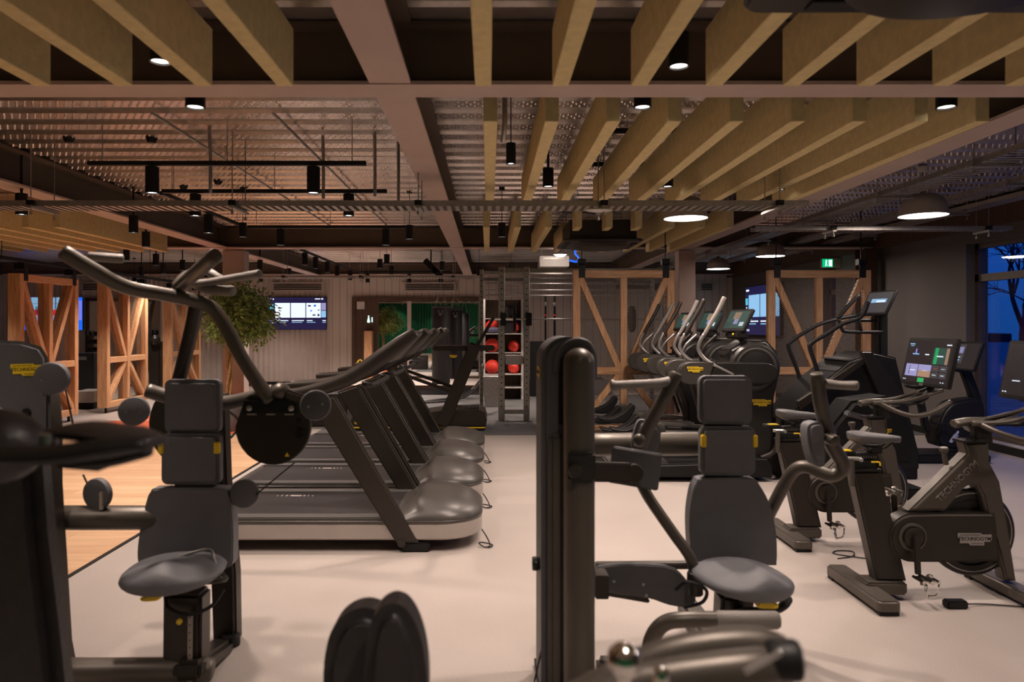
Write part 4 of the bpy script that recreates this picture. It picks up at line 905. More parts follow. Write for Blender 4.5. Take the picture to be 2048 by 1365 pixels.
# ================================================================ TREADMILLS
def treadmill(y0, label):
    """belt runs along X, user faces +X; near side at y0, width 0.92"""
    wd = .92; t = thing('treadmill', label, 'treadmill', (-1.1, y0 + wd / 2, 0), 'four parallel treadmills')
    ya, yb = y0, y0 + wd
    def capsule(x0, x1, rr, n=8):
        p = [(x0, ya), (x1 - rr, ya)]
        p += [(x1 - rr + rr * math.sin(a) , ya + rr - rr * math.cos(a)) for a in [PI / 2 * k / n for k in range(1, n + 1)]]
        p += [(x1 - rr + rr * math.cos(a), yb - rr + rr * math.sin(a)) for a in [PI / 2 * k / n for k in range(0, n + 1)]]
        p += [(x0, yb)]; return p
    MB().prism(capsule(-2.26, -.05, .30), .085, .205, None, .012).build('side_skirt', 'treadside', t)
    MB().prism(capsule(-2.27, -.045, .31), .205, .226, None, .006).build('deck_trim', 'treadhood', t)
    MB().box(-2.2, -.55, ya + .13, yb - .13, .22, .236, .003).build('running_belt', 'belt', t)
    for a, b in ((ya + .015, ya + .125), (yb - .125, yb - .015)): MB().box(-2.22, -.6, a, b, .222, .246, .006).build('foot_rail', 'rail', t)
    # moulded motor hood
    m = MB(); n, k = 22, 20; g = []; rc = .31; xc = -.045 - rc; yc_ = (ya + yb) / 2
    for i in range(n + 1):
        u = math.sin(i / n * PI / 2) if i > n // 2 else i / n * math.sin(PI / 4) * 2
        x = -.72 + u * (.72 - .047); row = []
        hw = wd / 2 - .005 if x < xc else wd / 2 - rc + math.sqrt(max(0, rc * rc - (x - xc) ** 2)) - .005
        rise = min(1, u / .34); rise = rise * rise * (3 - 2 * rise)
        crown = .145 * rise * (1 - .55 * max(0, (u - .42) / .58) ** 2)
        for j in range(k + 1):
            v = -1 + 2 * j / k; v = math.sin(v * PI / 2)
            fe = max(0, 1 - u ** 14); z = .226 + crown * (max(0, 1 - abs(v) ** 3.5)) ** .55 * fe ** .5 * (.82 + .18 * math.cos(v * PI / 2))
            row.append(m.bm.verts.new((x, yc_ + hw * v, z)))
        g.append(row)
    for i in range(n):
        for j in range(k): m.bm.faces.new((g[i][j], g[i + 1][j], g[i + 1][j + 1], g[i][j + 1]))
    hood = m.build('motor_hood', 'treadhood', t, ang=60)
    tx = MB(); tx.text('TECHNOGYM', .045, Matrix.Translation((-.56, (ya + yb) / 2, .345)) @ Matrix.Rotation(-PI / 2, 4, 'Z') @ Matrix.Rotation(.95, 4, 'X'), .0008); tx.build('hood_lettering', 'rail', hood, smooth=False)
    b = MB()
    for i, w in enumerate((.008, .008, .014, .09, .014, .008, .008)): b.box(-1.72 + i * .036 + (0.07 if i > 3 else 0), -1.72 + i * .036 + (0.07 if i > 3 else 0) + w, yb - .24, yb - .20, .236, .2365)
    b.build('belt_mark', 'treadside', t, smooth=False)
    for yy in (ya - .015, yb - .045):
        p = [(-.66, .07), (-.50, .07), (-1.10, 1.12), (-1.27, 1.06)]
        mt = Matrix(((1, 0, 0, 0), (0, 0, -1, 0), (0, 1, 0, 0), (0, 0, 0, 1))); mt.translation = Vector((0, yy + .06, 0))
        MB().prism(p, 0, .06, mt, .014).build('upright', 'machdark', t)
        yc = yy + .03
        m = MB(); m.tube([(-1.72, yc, 1.115), (-1.45, yc, 1.125), (-1.22, yc, 1.165), (-.98, yc, 1.255), (-.76, yc, 1.40), (-.62, yc, 1.50), (-.53, yc, 1.565)], [.024, .038, .048, .056, .058, .054, .042], 14, 6, flat=.6)
        m.build('handrail', 'machdark', t)
    MB().cyl((-.62, ya - .02, .07), (-.62, yb + .02, .07), .03, seg=14).build('axle', 'machdark', t)
    for yy in (ya + .0, yb - .06): MB().box(-.62, -.42, yy, yy + .06, .0, .07, .01).build('front_foot', 'black', t)
    for yy in (ya + .05, yb - .09): MB().box(-2.15, -2.05, yy, yy + .05, .0, .09, .01).build('rear_foot', 'black', t)
    # console between the rails, tilted to the runner
    q = Matrix.Translation((-.66, y0 + wd / 2, 1.47)) @ Matrix.Rotation(-PI / 2, 4, 'Z') @ Matrix.Rotation(math.radians(48), 4, 'X')
    MB().prism(rrect(.78, .30, .05), -.03, .01, q, .012).build('console', 'treadhood', t)
    MB().prism(rrect(.46, .22, .01, 2), .01, .012, q).build('display', 'scr_blk', t, smooth=False)
    MB().tube([(-.9, ya + .05, 1.20), (-.84, ya + .1, 1.19), (-.84, yb - .1, 1.19), (-.9, yb - .05, 1.20)], .02, 10, 4).build('cross_handle', 'blackmetal', t)
    MB().tube([(-.05, ya + .16, .12), (-.01, ya + .15, .06), (.01, ya + .12, .012), (-.03, ya + .09, .01), (-.07, ya + .12, .03), (-.03, ya + .16, .02), (.03, ya + .13, .012), (.0, ya + .08, .01)], .005, 6, 4).build('power_cord', 'black', t)
for i, y0 in enumerate((5.0, 6.1, 7.12, 8.13)):
    treadmill(y0, ('nearest dark treadmill of the row of four, with pale side skirt', 'second treadmill of the row, behind the nearest one', 'third treadmill of the row counted from the camera', 'farthest treadmill of the row of four')[i])
# curved motorless treadmill behind them
Y0 = 10.75
t = thing('curved_treadmill', 'black curved slat treadmill with a yellow stripe behind the four treadmills', 'treadmill', (-1.0, Y0 + .4, 0))
pl = lambda pts, y: [(WX(a, y), WZ(b, y)) for a, b in pts]
MB().prism(pl([(698, 850), (705, 834), (760, 832), (840, 829), (885, 822), (955, 820), (970, 826), (974, 840), (972, 853), (700, 856)], Y0), -(Y0 + .75), -Y0, Fm, .01).build('frame', 'machdark', t)
for k in range(40):
    u = k / 39; x = WX(712, Y0) + u * (WX(955, Y0) - WX(712, Y0)); z = WZ(833 - 13 * u ** 2.2, Y0) + .01
    MB().box(x - .016, x + .016, Y0 + .1, Y0 + .66, z - .01, z + .008).build('slat', 'black', t, smooth=False)
MB().box(WX(702, Y0), WX(970, Y0), Y0 - .004, Y0 + .0, WZ(857, Y0), WZ(854.5, Y0)).build('yellow_stripe', 'yellow', t, smooth=False)
MB().box(WX(700, Y0), WX(970, Y0), Y0, Y0 + .75, 0.0, WZ(856, Y0), .01).build('base', 'black', t)
for yy in (Y0 - .03, Y0 + .72):
    MB().bar((WX(884, Y0), yy, .08), (WX(950, Y0), yy, 1.32), .19, .05, .012).build('upright', 'machdark', t)
    MB().bar((WX(760, Y0), yy, 1.0), (WX(900, Y0), yy, .62), .05, .04, .01).build('strut', 'machdark', t)
MB().bar((WX(865, Y0), Y0 + .36, 1.27), (WX(990, Y0), Y0 + .36, 1.27), .07, .70, .02).build('handle_frame', 'machdark', t)
MB().bar((WX(954, Y0), Y0 + .36, 1.30), (WX(988, Y0), Y0 + .36, 1.76), .05, .50, .015).build('console', 'machdark', t)
badge(t, frontal((WX(907, Y0), Y0 - .06, WZ(713, Y0))), .12, 'yellow')
badge(t, frontal((WX(715, Y0), Y0 - .003, WZ(847, Y0))), .10, 'yellow')

# ================================================================ INDOOR CYCLES
def bx_(px, py, yo=-.08, c=4.2):
    Y = c + yo; return ((px - 977) * Y / F, H - (py - 652) * Y / F)
BO = (2.235, 4.2, 0)
bike = thing('indoor_cycle', 'nearest bronze-black indoor cycle, with embossed lettering on its frame', 'exercise bike', BO, 'two matching indoor cycles')
def side(pts, y0, y1, mm, nm, bev=.01, par=None, sm=0, plane=-.08):
    q = [bx_(a, b, plane) for a, b in pts]
    if sm: q = smoothpoly(q, sm)
    return MB().prism(q, -(4.2 + y1), -(4.2 + y0), Fm, bev).build(nm, mm, par or bike)
MB().prism(rrect(.13, .62, .03), .015, .085, Matrix.Translation((2.235, 4.2, 0)), .012).build('rear_foot', 'mach', bike)
for sy in (-1, 1): MB().box(2.18, 2.29, 4.2 + sy * .27 - .03, 4.2 + sy * .27 + .03, 0, .02).build('rubber_pad', 'black', bike, smooth=False)
MB().box(2.23, 2.47, 4.12, 4.27, .03, .105, .012).build('rear_bracket', 'mach', bike)
MB().prism(rrect(.11, .66, .03), .015, .085, Matrix.Translation((3.12, 4.2, 0)), .012).build('front_foot', 'mach', bike)
for sy in (-1, 1): MB().box(3.07, 3.17, 4.2 + sy * .29 - .03, 4.2 + sy * .29 + .03, 0, .02).build('rubber_pad', 'black', bike, smooth=False)
side([(1711, 946), (1769, 945), (1821, 1168), (1760, 1167)], -.05, .05, 'machdark', 'seat_tube', .014)
side([(1710, 947), (1770, 946), (1769, 941), (1711, 942)], -.052, .052, 'blackmetal', 'tube_collar', .003)
side([(1716, 926), (1760, 924), (1766, 944), (1717, 945)], -.035, .035, 'black', 'seat_post', .006)
side([(1690, 912), (1765, 909), (1767, 922), (1690, 924)], -.03, .03, 'blackmetal', 'seat_slider', .005)
m = MB()
for k in range(11):
    a = bx_(1712 + k * 4.9, 918, -.08); m.box(a[0] - .0015, a[0] + .0015, 4.167, 4.169, a[1] - .006, a[1] + .006)
m.build('slider_scale', 'silver', bike, smooth=False)
a = bx_(1700, 925); MB().tube([(a[0] - .02, 4.13, a[1] + .02), (a[0] + .05, 4.12, a[1] + .02), (a[0] + .07, 4.12, a[1] + .01)], .012, 10, 4).build('slider_lever', 'silver', bike)
MB().cyl((a[0] + .01, 4.12, a[1] - .14), (a[0] + .01, 4.12, a[1] + .01), .016, seg=12).build('lever_grip', 'mach', bike)
a = bx_(1697, 902); MB().box(a[0] - .03, a[0] + .04, 4.155, 4.20, a[1] - .012, a[1] - .004, .002).build('yellow_tab', 'yellow', bike)
MB().box(a[0] - .05, a[0] + .06, 4.15, 4.25, a[1] - .035, a[1] - .012, .004).build('slider_end', 'black', bike)
a = bx_(1757, 926); MB().tube([(a[0] - .03, 4.14, a[1]), (a[0] + .01, 4.13, a[1]), (a[0] + .015, 4.13, a[1] - .02)], .005, 8, 4).build('yellow_lever', 'yellow', bike)
# saddle
m = MB(); A, Bq = bx_(1697, 878, 0), bx_(1800, 884, 0); L = Bq[0] - A[0]; g = []
for i in range(15):
    u = i / 14; x = A[0] + L * u; hw = .085 * (1 - u) ** .75 * (math.sin(min(1, u * 6 + .18) * PI / 2)) + .026 * min(1, u * 3)
    if i == 14: hw *= .5
    zt = A[1] + .02 + .008 * math.cos(u * PI * 1.2) - .03 * max(0, u - .8) * 5 * .3; th = .07 * (1 - u * .6) * min(1, .45 + u * 3)
    g.append([m.bm.verts.new((x, 4.2 + hw * math.cos(b), zt + (th * .35 * math.sin(b) if math.sin(b) > 0 else th * math.sin(b)))) for b in [2 * PI * k / 16 for k in range(16)]])
for a_, b_ in zip(g, g[1:]):
    for k in range(16): m.bm.faces.new((a_[k], a_[(k + 1) % 16], b_[(k + 1) % 16], b_[k]))
m.bm.faces.new(g[0]); m.bm.faces.new(g[-1][::-1]); m.build('saddle', 'casing', bike, ang=70)
m = MB()
for sy in (-.025, .025): m.tube([(A[0] + .06, 4.2 + sy, A[1] - .02), (A[0] + .12, 4.2 + sy, A[1] - .055), (A[0] + .2, 4.2 + sy, A[1] - .055), (A[0] + .26, 4.2 + sy, A[1] - .01)], .005, 8, 4)
m.box(A[0] + .12, A[0] + .19, 4.17, 4.23, A[1] - .085, A[1] - .04, .005); m.build('saddle_rails', 'blackmetal', bike)
# drive cover, frame, wheel
arc = [(1831 + 49 * math.cos(a), 1079 + 49 * math.sin(a)) for a in [math.radians(90 + 180 * k / 16) for k in range(17)]]
side(arc + [(1900, 1029), (1995, 1029), (2000, 1060), (2002, 1126), (1940, 1128)], -.068, .05, 'machdark', 'drive_cover', .016)
side([(1826, 1026), (1943, 911), (1937, 888), (1987, 886), (1990, 930), (2010, 968), (2026, 1060), (2043, 1168), (2020, 1168), (2000, 1090), (1980, 1027), (1972, 995), (1962, 976), (1950, 973), (1938, 980), (1899, 1026)], -.05, .05, 'mach', 'frame', .016)
side([(1934, 889), (1988, 887), (1988, 882), (1934, 884)], -.054, .054, 'blackmetal', 'head_collar', .003)
wc = bx_(1962, 1073); W3 = (wc[0], 4.215, wc[1])
MB().lathe(W3, (0, 1, 0), [(0, -.01), (.19, -.01), (.20, -.022), (.25, -.022), (.262, -.012), (.262, .012), (.25, .022), (.20, .022), (.19, .01), (0, .01)], 56).build('flywheel', 'blackmetal', bike)
MB().lathe(W3, (0, 1, 0), [(.232, -.0235), (.238, -.0235), (.238, -.021), (.232, -.021)], 56).build('wheel_ring', 'silver', bike)
cr = bx_(1831, 1078, -.1); cx, cz = cr
MB().lathe((cx, 4.13, cz), (0, -1, 0), [(0, 0), (.083, 0), (.083, .006), (.070, .010), (.068, .002), (0, .002)], 36).build('bearing_ring', 'mach', bike)
MB().lathe((cx + .002, 4.13, cz), (0, -1, 0), [(0, 0), (.058, 0), (.056, .018), (.045, .022), (0, .022)], 32).build('crank_disc', 'machdark', bike)
MB().bar((cx, 4.095, cz + .02), (cx + .006, 4.085, cz - .205), .036, .018, .006).build('crank', 'machdark', bike)
MB().bar((cx, 4.30, cz - .02), (cx - .006, 4.31, cz + .205), .036, .018, .006).build('crank', 'machdark', bike)
def pedal(x, y, z, nm='pedal'):
    m = MB(); m.box(x - .045, x + .045, y - .045, y + .045, z - .006, z + .006, .003); m.cyl((x - .045, y - .05, z), (x - .045, y + .05, z), .009, seg=10); m.cyl((x + .045, y - .05, z), (x + .045, y + .05, z), .009, seg=10)
    m.cyl((x, y - .06, z), (x, y + .06, z), .013, seg=12); m.sphere((x + .02, y, z + .02), .018, 1, 1, .6, 10); m.sphere((x - .03, y - .02, z - .018), .018, 1, 1, .6, 10)
    m.tube([(x - .03, y - .05, z - .01), (x - .03, y - .055, z - .06), (x + .0, y - .02, z - .095), (x + .02, y + .04, z - .06), (x + .03, y + .05, z - .01)], .006, 8, 4)
    m.tube([(x + .04, y - .05, z - .01), (x + .03, y - .05, z - .07), (x + .0, y - .02, z - .09)], .006, 8, 4)
    m.build(nm, 'chrome', bike)
pedal(cx + .02, 4.03, cz - .215); pedal(cx + .02, 4.38, cz + .215)
tx = MB(); a, b = bx_(1883, 1003), bx_(1968, 921)
an = math.atan2(b[1] - a[1], b[0] - a[0])
tx.text('TECHNOGYM', .052, Matrix.Translation(((a[0] + b[0]) / 2 - .012, 4.148, (a[1] + b[1]) / 2 - .01)) @ Fm @ Matrix.Rotation(an, 4, 'Z') , .003); tx.build('frame_lettering', 'grip', bike, smooth=False)
badge(bike, frontal((bx_(1951, 1080)[0], 4.129, bx_(1951, 1080)[1])), .20, 'silver')
k0, k1 = bx_(1910, 935), bx_(1906, 912)
MB().cyl((k0[0], 4.2, k0[1]), (k1[0], 4.2, k1[1]), .015, seg=12).build('resistance_stem', 'mach', bike)
MB().lathe((k1[0], 4.2, k1[1]), (-.1, 0, 1), [(0, 0), (.014, 0), (.024, .012), (.026, .03), (.022, .036), (0, .036)], 20).build('resistance_knob', 'mach', bike)
side([(1943, 846), (1976, 844), (1981, 886), (1946, 888)], -.028, .028, 'blackmetal', 'stem', .008, plane=0)
hc = bx_(1945, 845, 0); hx, hz = hc
MB().box(hx - .03, hx + .09, 4.15, 4.25, hz - .03, hz + .012, .012).build('bar_clamp', 'blackmetal', bike)
for s in (-1, 1):
    MB().tube([(hx + .0, 4.2 + s * .05, hz), (hx + .06, 4.2 + s * .15, hz - .045), (hx + .16, 4.2 + s * .22, hz - .075), (hx + .28, 4.2 + s * .23, hz - .05), (hx + .43, 4.2 + s * .22, hz + .025)], .017, 14, 6).build('outer_handlebar', 'mach', bike)
    MB().tube([(hx - .04, 4.2 + s * .06, hz), (hx + .14, 4.2 + s * .07, hz + .01), (hx + .30, 4.2 + s * .075, hz + .045), (hx + .46, 4.2 + s * .08, hz + .095)], .015, 14, 6).build('inner_handlebar', 'mach', bike)
MB().tube([(hx - .11, 4.2, hz - .01), (hx - .03, 4.2, hz + .005), (hx + .05, 4.2, hz + .01)], [.024, .024, .02], 14, 4, flat=1.6).build('rear_bar_nose', 'mach', bike)
MB().box(hx + .08, hx + .34, 4.12, 4.28, hz - .012, hz - .002, .004).build('bottle_tray', 'blackmetal', bike)
MB().tube([(hx + .25, 4.2, hz - .01), (hx + .37, 4.2, hz + .03), (hx + .43, 4.2, hz + .13), (hx + .42, 4.2, hz + .25)], .022, 10, 5, flat=1.6).build('console_arm', 'black', bike)
def console(par, c, w, h, tilt, turn, items, nm='console', th=.03, base='scr_blk'):
    q = Matrix.Translation(Vector(c)) @ Matrix.Rotation(-PI / 2 + turn, 4, 'Z') @ Matrix.Rotation(-tilt, 4, 'X') @ Matrix(((1, 0, 0, 0), (0, 0, -1, 0), (0, 1, 0, 0), (0, 0, 0, 1)))
    MB().prism(rrect(w, h, .012, 3), -th, 0, q, .005).build(nm, 'black', par)
    keys = [base] + sorted({k for *_, k in items} - {base}); m = MB()
    W_, H_ = w * .93, h * .88
    m.prism([(-W_ / 2, -H_ / 2), (W_ / 2, -H_ / 2), (W_ / 2, H_ / 2), (-W_ / 2, H_ / 2)], .0, .0015, q)
    for (u0, v0, u1, v1, k) in items:
        m.mi = keys.index(k); m.prism([((u0 - .5) * W_, (v0 - .5) * H_), ((u1 - .5) * W_, (v0 - .5) * H_), ((u1 - .5) * W_, (v1 - .5) * H_), ((u0 - .5) * W_, (v1 - .5) * H_)], .0015, .0025, q)
    m.build('display', keys, par, smooth=False); return q
ui = [(.03, .90, .14, .925, 'scr_lblue'), (.05, .86, .13, .875, 'scr_lblue'), (.85, .90, .95, .925, 'scr_white'), (.60, .46, .93, .84, 'scr_teal'), (.63, .46, .70, .84, 'scr_green'), (.87, .46, .93, .84, 'scr_tan'), (.68, .63, .82, .66, 'scr_white'), (.13, .66, .28, .685, 'scr_lblue'),
      (.19, .68, .22, .80, 'scr_violet'), (.42, .66, .51, .685, 'scr_white'), (.04, .14, .315, .43, 'scr_lilac'), (.33, .14, .61, .29, 'scr_tan'), (.33, .29, .61, .43, 'scr_lilac'), (.12, .18, .135, .40, 'scr_blk'), (.14, .27, .26, .29, 'scr_white'), (.42, .28, .54, .30, 'scr_white'),
      (.625, .29, .78, .43, 'scr_grey'), (.80, .29, .95, .43, 'scr_grey'), (.625, .14, .78, .27, 'scr_grey'), (.80, .14, .95, .27, 'scr_grey'), (.66, .20, .74, .215, 'scr_white'), (.84, .20, .91, .215, 'scr_white'), (.67, .35, .74, .365, 'scr_red'), (.83, .35, .91, .365, 'scr_white'),
      (.36, .01, .50, .11, 'scr_green'), (.02, .045, .04, .065, 'scr_white'), (.06, .045, .08, .065, 'scr_white'), (.86, .04, .88, .06, 'scr_white'), (.91, .04, .93, .06, 'scr_white')]
q = console(bike, (hx + .40, 4.2, hz + .305), .58, .37, math.radians(12), 0, ui)
MB().prism(rrect(.05, .016, .006, 2), 0, .002, q @ Matrix.Translation((-.02, -.175, .001))).build('console_logo', 'silver', bike, smooth=False)
b2 = copy_tree(bike, (BO[0] + .02, 5.30, 0), 'second bronze-black indoor cycle, behind the nearest, its screen lit with colour tiles')
# the nearest cycle's own screen shows an almost black page
for o in kids(bike):
    if o.name.startswith('display'):
        me = o.data.copy(); o.data = me
        for i, mm in enumerate(me.materials):
            if i and mm.name not in ('screen_white',): me.materials[i] = M['scr_blk'] if mm.name != 'screen_grey' else M['scr_grey']
for (x, y, lab) in ((2.68, 4.02, 'beside the front cycle pedal'), (2.83, 4.98, 'beneath the second cycle')):
    t = thing('power_adapter', 'small black power adapter on the floor ' + lab, 'power adapter', (x, y, 0), 'cycle power adapters')
    MB().box(x - .06, x + .06, y - .03, y + .03, 0, .045, .008).build('brick', 'black', t)
    MB().tube([(x + .06, y, .02), (x + .2, y + .03, .008), (x + .45, y - .01, .008), (x + .62, y + .04, .008)], .004, 6, 5).build('cord', 'black', t)
tag(MB().tube([(2.42, 4.85, .006), (2.55, 4.9, .006), (2.6, 5.0, .006), (2.5, 5.02, .006), (2.45, 4.95, .006), (2.6, 4.86, .006), (2.72, 4.8, .006)], .004, 6, 5).build('loose_cord', 'black', origin=(2.5, 4.9, 0)), 'thin loose cord on the pale floor behind the second cycle foot', 'cord')

# ================================================================ ELLIPTICAL TRAINERS
EO = (2.6, 7.5, 0)
ell = thing('elliptical_trainer', 'nearest elliptical trainer with a big round flywheel cover and a yellow badge', 'elliptical trainer', EO, 'row of elliptical trainers')
ne = 7.2
def eP(px, py, Y=ne): return (WX(px, Y), WZ(py, Y))
def eside(pts, y0, y1, mm, nm, bev=.012, sm=0, Y=ne):
    q = [eP(a, b, Y) for a, b in pts]
    if sm: q = smoothpoly(q, sm)
    return MB().prism(q, -y1, -y0, Fm, bev).build(nm, mm, ell)
def pod(y0, y1):
    a = [(1381 + 23.5 * math.cos(t_), 747 + 23.5 * math.sin(t_)) for t_ in [math.radians(90 + 180 * k / 10) for k in range(11)]]
    eside(a + [(1432, 723.5), (1412, 770.5)], y0, y1, 'treadhood', 'pod_nose', .012)
    b = [(1535 + 21 * math.cos(t_), 747 + 21 * math.sin(t_)) for t_ in [math.radians(-90 + 180 * k / 8) for k in range(9)]]
    eside([(1433, 724.5)] + b + [(1414, 769.5)], y0 + .004, y1 - .004, 'blackmetal', 'pod_shell', .012)
pod(7.2, 7.28); pod(7.72, 7.80)
badge(ell, frontal((WX(1390, 7.2), 7.198, WZ(739.5, 7.2))), .165, 'yellow')
wx, wz = eP(1519, 738)
MB().lathe((wx, 7.29, wz), (0, 1, 0), [(0, 0), (.20, 0), (.24, .01), (.27, .05), (.27, .37), (.24, .41), (.20, .42), (0, .42)], 48).build('flywheel_cover', 'blackmetal', ell)
MB().lathe((wx, 7.288, wz), (0, 1, 0), [(.185, -.004), (.20, -.010), (.215, -.004), (.2, .0)], 48).build('cover_ring', 'treadhood', ell)
eside([(1470, 700), (1500, 682), (1545, 682), (1566, 705), (1572, 745), (1560, 800), (1556, 925), (1498, 925), (1494, 850), (1462, 770)], 7.33, 7.66, 'blackmetal', 'column', .03)
badge(ell, frontal((WX(1523, 7.33), 7.327, WZ(806, 7.33))), .20, 'yellow')
eside([(1180, 950), (1190, 936), (1420, 930), (1430, 915), (1540, 920), (1549, 935), (1549, 958), (1184, 958)], 7.25, 7.75, 'black', 'base', .015)
MB().box(WX(1215, 7.3), WX(1340, 7.3), 7.3, 7.68, .13, .20, .02).build('rear_rollers', 'rail', ell)
for yy, dz in ((7.36, .0), (7.62, .10)):
    MB().bar((1.75, yy, .36 + dz), (2.75, yy, .34 + dz * .3), .05, .07, .01).build('pedal_rail', 'silver', ell)
    p = [(1.14, .42), (1.30, .40), (1.46, .47), (1.56, .57), (1.60, .52), (1.54, .41), (1.46, .34), (1.22, .35)]
    mt = Fm.copy(); mt.translation = Vector((.18, yy + .075, dz)); MB().prism(smoothpoly(p, 3), 0, .15, mt, .014).build('pedal', 'black', ell)
    MB().cyl((1.86, yy - .045, .40 + dz), (1.86, yy + .045, .40 + dz), .06, seg=18, bev=.01).build('roller', 'treadhood', ell)
    MB().tube([(2.62, yy, .45), (2.50, yy, .8), (2.46, yy, 1.05)], .02, 10, 4).build('link_rod', 'machdark', ell)
for yy, dx in ((7.22, .0), (7.74, -.05)):
    m = MB(); m.tube([(2.22 + dx, yy, 1.52), (2.30 + dx, yy, 1.66), (2.38 + dx, yy, 1.80), (2.43 + dx, yy, 1.91)], [.021, .023, .025, .024], 12, 5); m.build('hand_grip', 'grip' if dx == 0 else 'machdark', ell)
    MB().tube([(2.22 + dx, yy, 1.53), (2.175 + dx, yy, 1.44), (2.17 + dx, yy, 1.36), (2.25 + dx, yy, 1.26), (2.40 + dx, yy, 1.18), (2.52 + dx, yy, 1.12)], .019, 12, 6).build('moving_arm', 'silver', ell)
    MB().tube([(2.36 + dx, yy + .04, 1.52), (2.24 + dx, yy + .04, 1.40), (2.2 + dx, yy + .04, 1.30), (2.22 + dx, yy + .04, 1.245), (2.3 + dx, yy + .04, 1.23), (2.48, yy + .04, 1.235)], .015, 12, 6).build('fixed_handle', 'machdark' if dx == 0 else 'silver', ell)
MB().tube([(2.62, 7.5, 1.2), (2.70, 7.5, 1.36), (2.72, 7.5, 1.5)], .035, 12, 4).build('console_mast', 'machdark', ell)
MB().box(2.5, 2.78, 7.36, 7.64, 1.30, 1.34, .01).build('bottle_tray', 'blackmetal', ell)
eui = [(.02, .10, .98, .95, 'scr_teal'), (.30, .55, .62, .9, 'scr_tan'), (.40, .30, .60, .55, 'scr_lilac'), (.70, .2, .9, .4, 'scr_white'), (.05, .15, .3, .4, 'scr_grey')]
console(ell, (2.66, 7.5, 1.68), .40, .27, math.radians(28), .25, eui, th=.035)
MB().box(2.6, 2.72, 7.3, 7.7, 1.48, 1.56, .02).build('button_bar', 'black', ell)
MB().sphere((2.585, 7.40, 1.53), .02, .4, 1, .8, 12).build('yellow_button', 'yellow', ell)
MB().tube([WXYZ for WXYZ in ((3.02, 7.3, .75), (3.02, 7.3, .45), (2.97, 7.3, .30), (2.85, 7.3, .24))], .028, 10, 5).build('front_guard_tube', 'machdark', ell)
copy_tree(ell, (EO[0], EO[1] + .93, 0), 'middle elliptical trainer of the row of three, its console lit')
copy_tree(ell, (EO[0] - .04, EO[1] + 1.86, 0), 'farthest elliptical trainer of the row, against the timber screen')

# ================================================================ STAIR CLIMBER, UPRIGHT BIKE, MORE DARK MACHINES
t = thing('stair_climber', 'black stair climbing machine with looping handrails before the right timber screen', 'stair climber', (3.9, 7.6, 0))
ys = 7.45
MB().box(WX(1560, 7.45), WX(1828, 7.45), 7.38, 7.92, 0, .14, .01).build('floor_frame', 'black', t)
def sp(pts, y0, y1, mm, nm, bev=.02, Y=ys):
    return MB().prism([(WX(a, Y), WZ(b, Y)) for a, b in pts], -y1, -y0, Fm, bev).build(nm, mm, t)
sp([(1560, 935), (1562, 840), (1630, 770), (1690, 722), (1740, 705), (1782, 715), (1800, 790), (1828, 905), (1828, 935)], 7.35, 7.95, 'black', 'body')
sp([(1582, 800), (1640, 762), (1715, 712), (1722, 722), (1650, 775), (1590, 818)], 7.30, 7.345, 'machdark', 'side_rail', .01)
sp([(1706, 702), (1727, 702), (1800, 800), (1800, 850), (1768, 850)], 7.28, 7.35, 'blackmetal', 'side_panel', .012)
for k in range(6):
    a, b = 1585 + k * 20, 850 - k * 22
    MB().box(WX(a, ys), WX(a + 30, ys), 7.38, 7.92, WZ(b + 4, ys) + .12, WZ(b, ys) + .12, .005).build('step', 'casing', t)
for yy, o_ in ((7.95, 0), (7.25, 1)):
    s_ = (yy / ys)
    P = [(1603, 790), (1597, 749), (1578, 697), (1583, 683), (1632, 652), (1676, 638), (1720, 630)] if o_ == 0 else [(1640, 770), (1634, 740), (1620, 697), (1624, 686), (1654, 668), (1686, 648), (1722, 634), (1737, 604)]
    MB().tube([W(a, b, yy) for a, b in P], .022, 10, 5).build('handrail', 'black', t)
MB().tube([W(1676, 637, 7.6), W(1697, 612, 7.6), W(1718, 591, 7.6)], .022, 10, 4).build('raised_grip', 'black', t)
MB().tube([W(1678, 640, 7.4), W(1684, 658, 7.4), W(1696, 664, 7.4), W(1764, 665, 7.4)], .019, 10, 5).build('lower_grip', 'black', t)
MB().tube([W(1716, 638, 7.4), W(1722, 662, 7.4)], .018, 10, 1).build('grip_link', 'black', t)
MB().tube([W(1720, 641, 7.6), W(1765, 641, 7.6)], .02, 10, 1).build('cross_grip', 'black', t)
MB().bar(W(1762, 612, 7.6), W(1762, 730, 7.6), .10, .12, .02).build('mast', 'black', t)
console(t, W(1754, 606, 7.6), .42, .30, math.radians(28), 0.15, [(.02, .05, .98, .98, 'scr_grey'), (.25, .5, .85, .68, 'scr_lblue'), (.45, .52, .8, .62, 'scr_white')], th=.03)
t = thing('upright_bike', 'dark upright exercise bike by the window, its console turned away', 'exercise bike', (5.2, 8.4, 0))
yu = 8.4
def up(pts, y0, y1, mm, nm, bev=.02, sm=0):
    q = [(WX(a, yu), WZ(b, yu)) for a, b in pts]; q = smoothpoly(q, sm) if sm else q
    return MB().prism(q, -y1, -y0, Fm, bev).build(nm, mm, t)
up([(1868, 890), (1872, 840), (1890, 810), (1915, 800), (1955, 800), (1958, 850), (1945, 895)], 8.3, 8.55, 'black', 'drive_body', .03, 3)
MB().box(WX(1815, yu), WX(1960, yu), 8.2, 8.65, 0, .11, .02).build('base', 'black', t)
MB().bar((WX(1955, yu), 8.42, .7), (WX(1928, yu), 8.42, 1.15), .12, .08, .02).build('mast', 'black', t)
MB().tube([W(1895, 850, yu - .15), W(1866, 846, yu - .15), W(1864, 836, yu - .15), W(1880, 832, yu - .15)], .012, 8, 5).build('pedal_cage', 'black', t)
MB().tube([W(1905, 740, yu - .25), W(1925, 742, yu), W(1935, 738, yu + .25)], .018, 10, 5).build('handlebar', 'black', t)
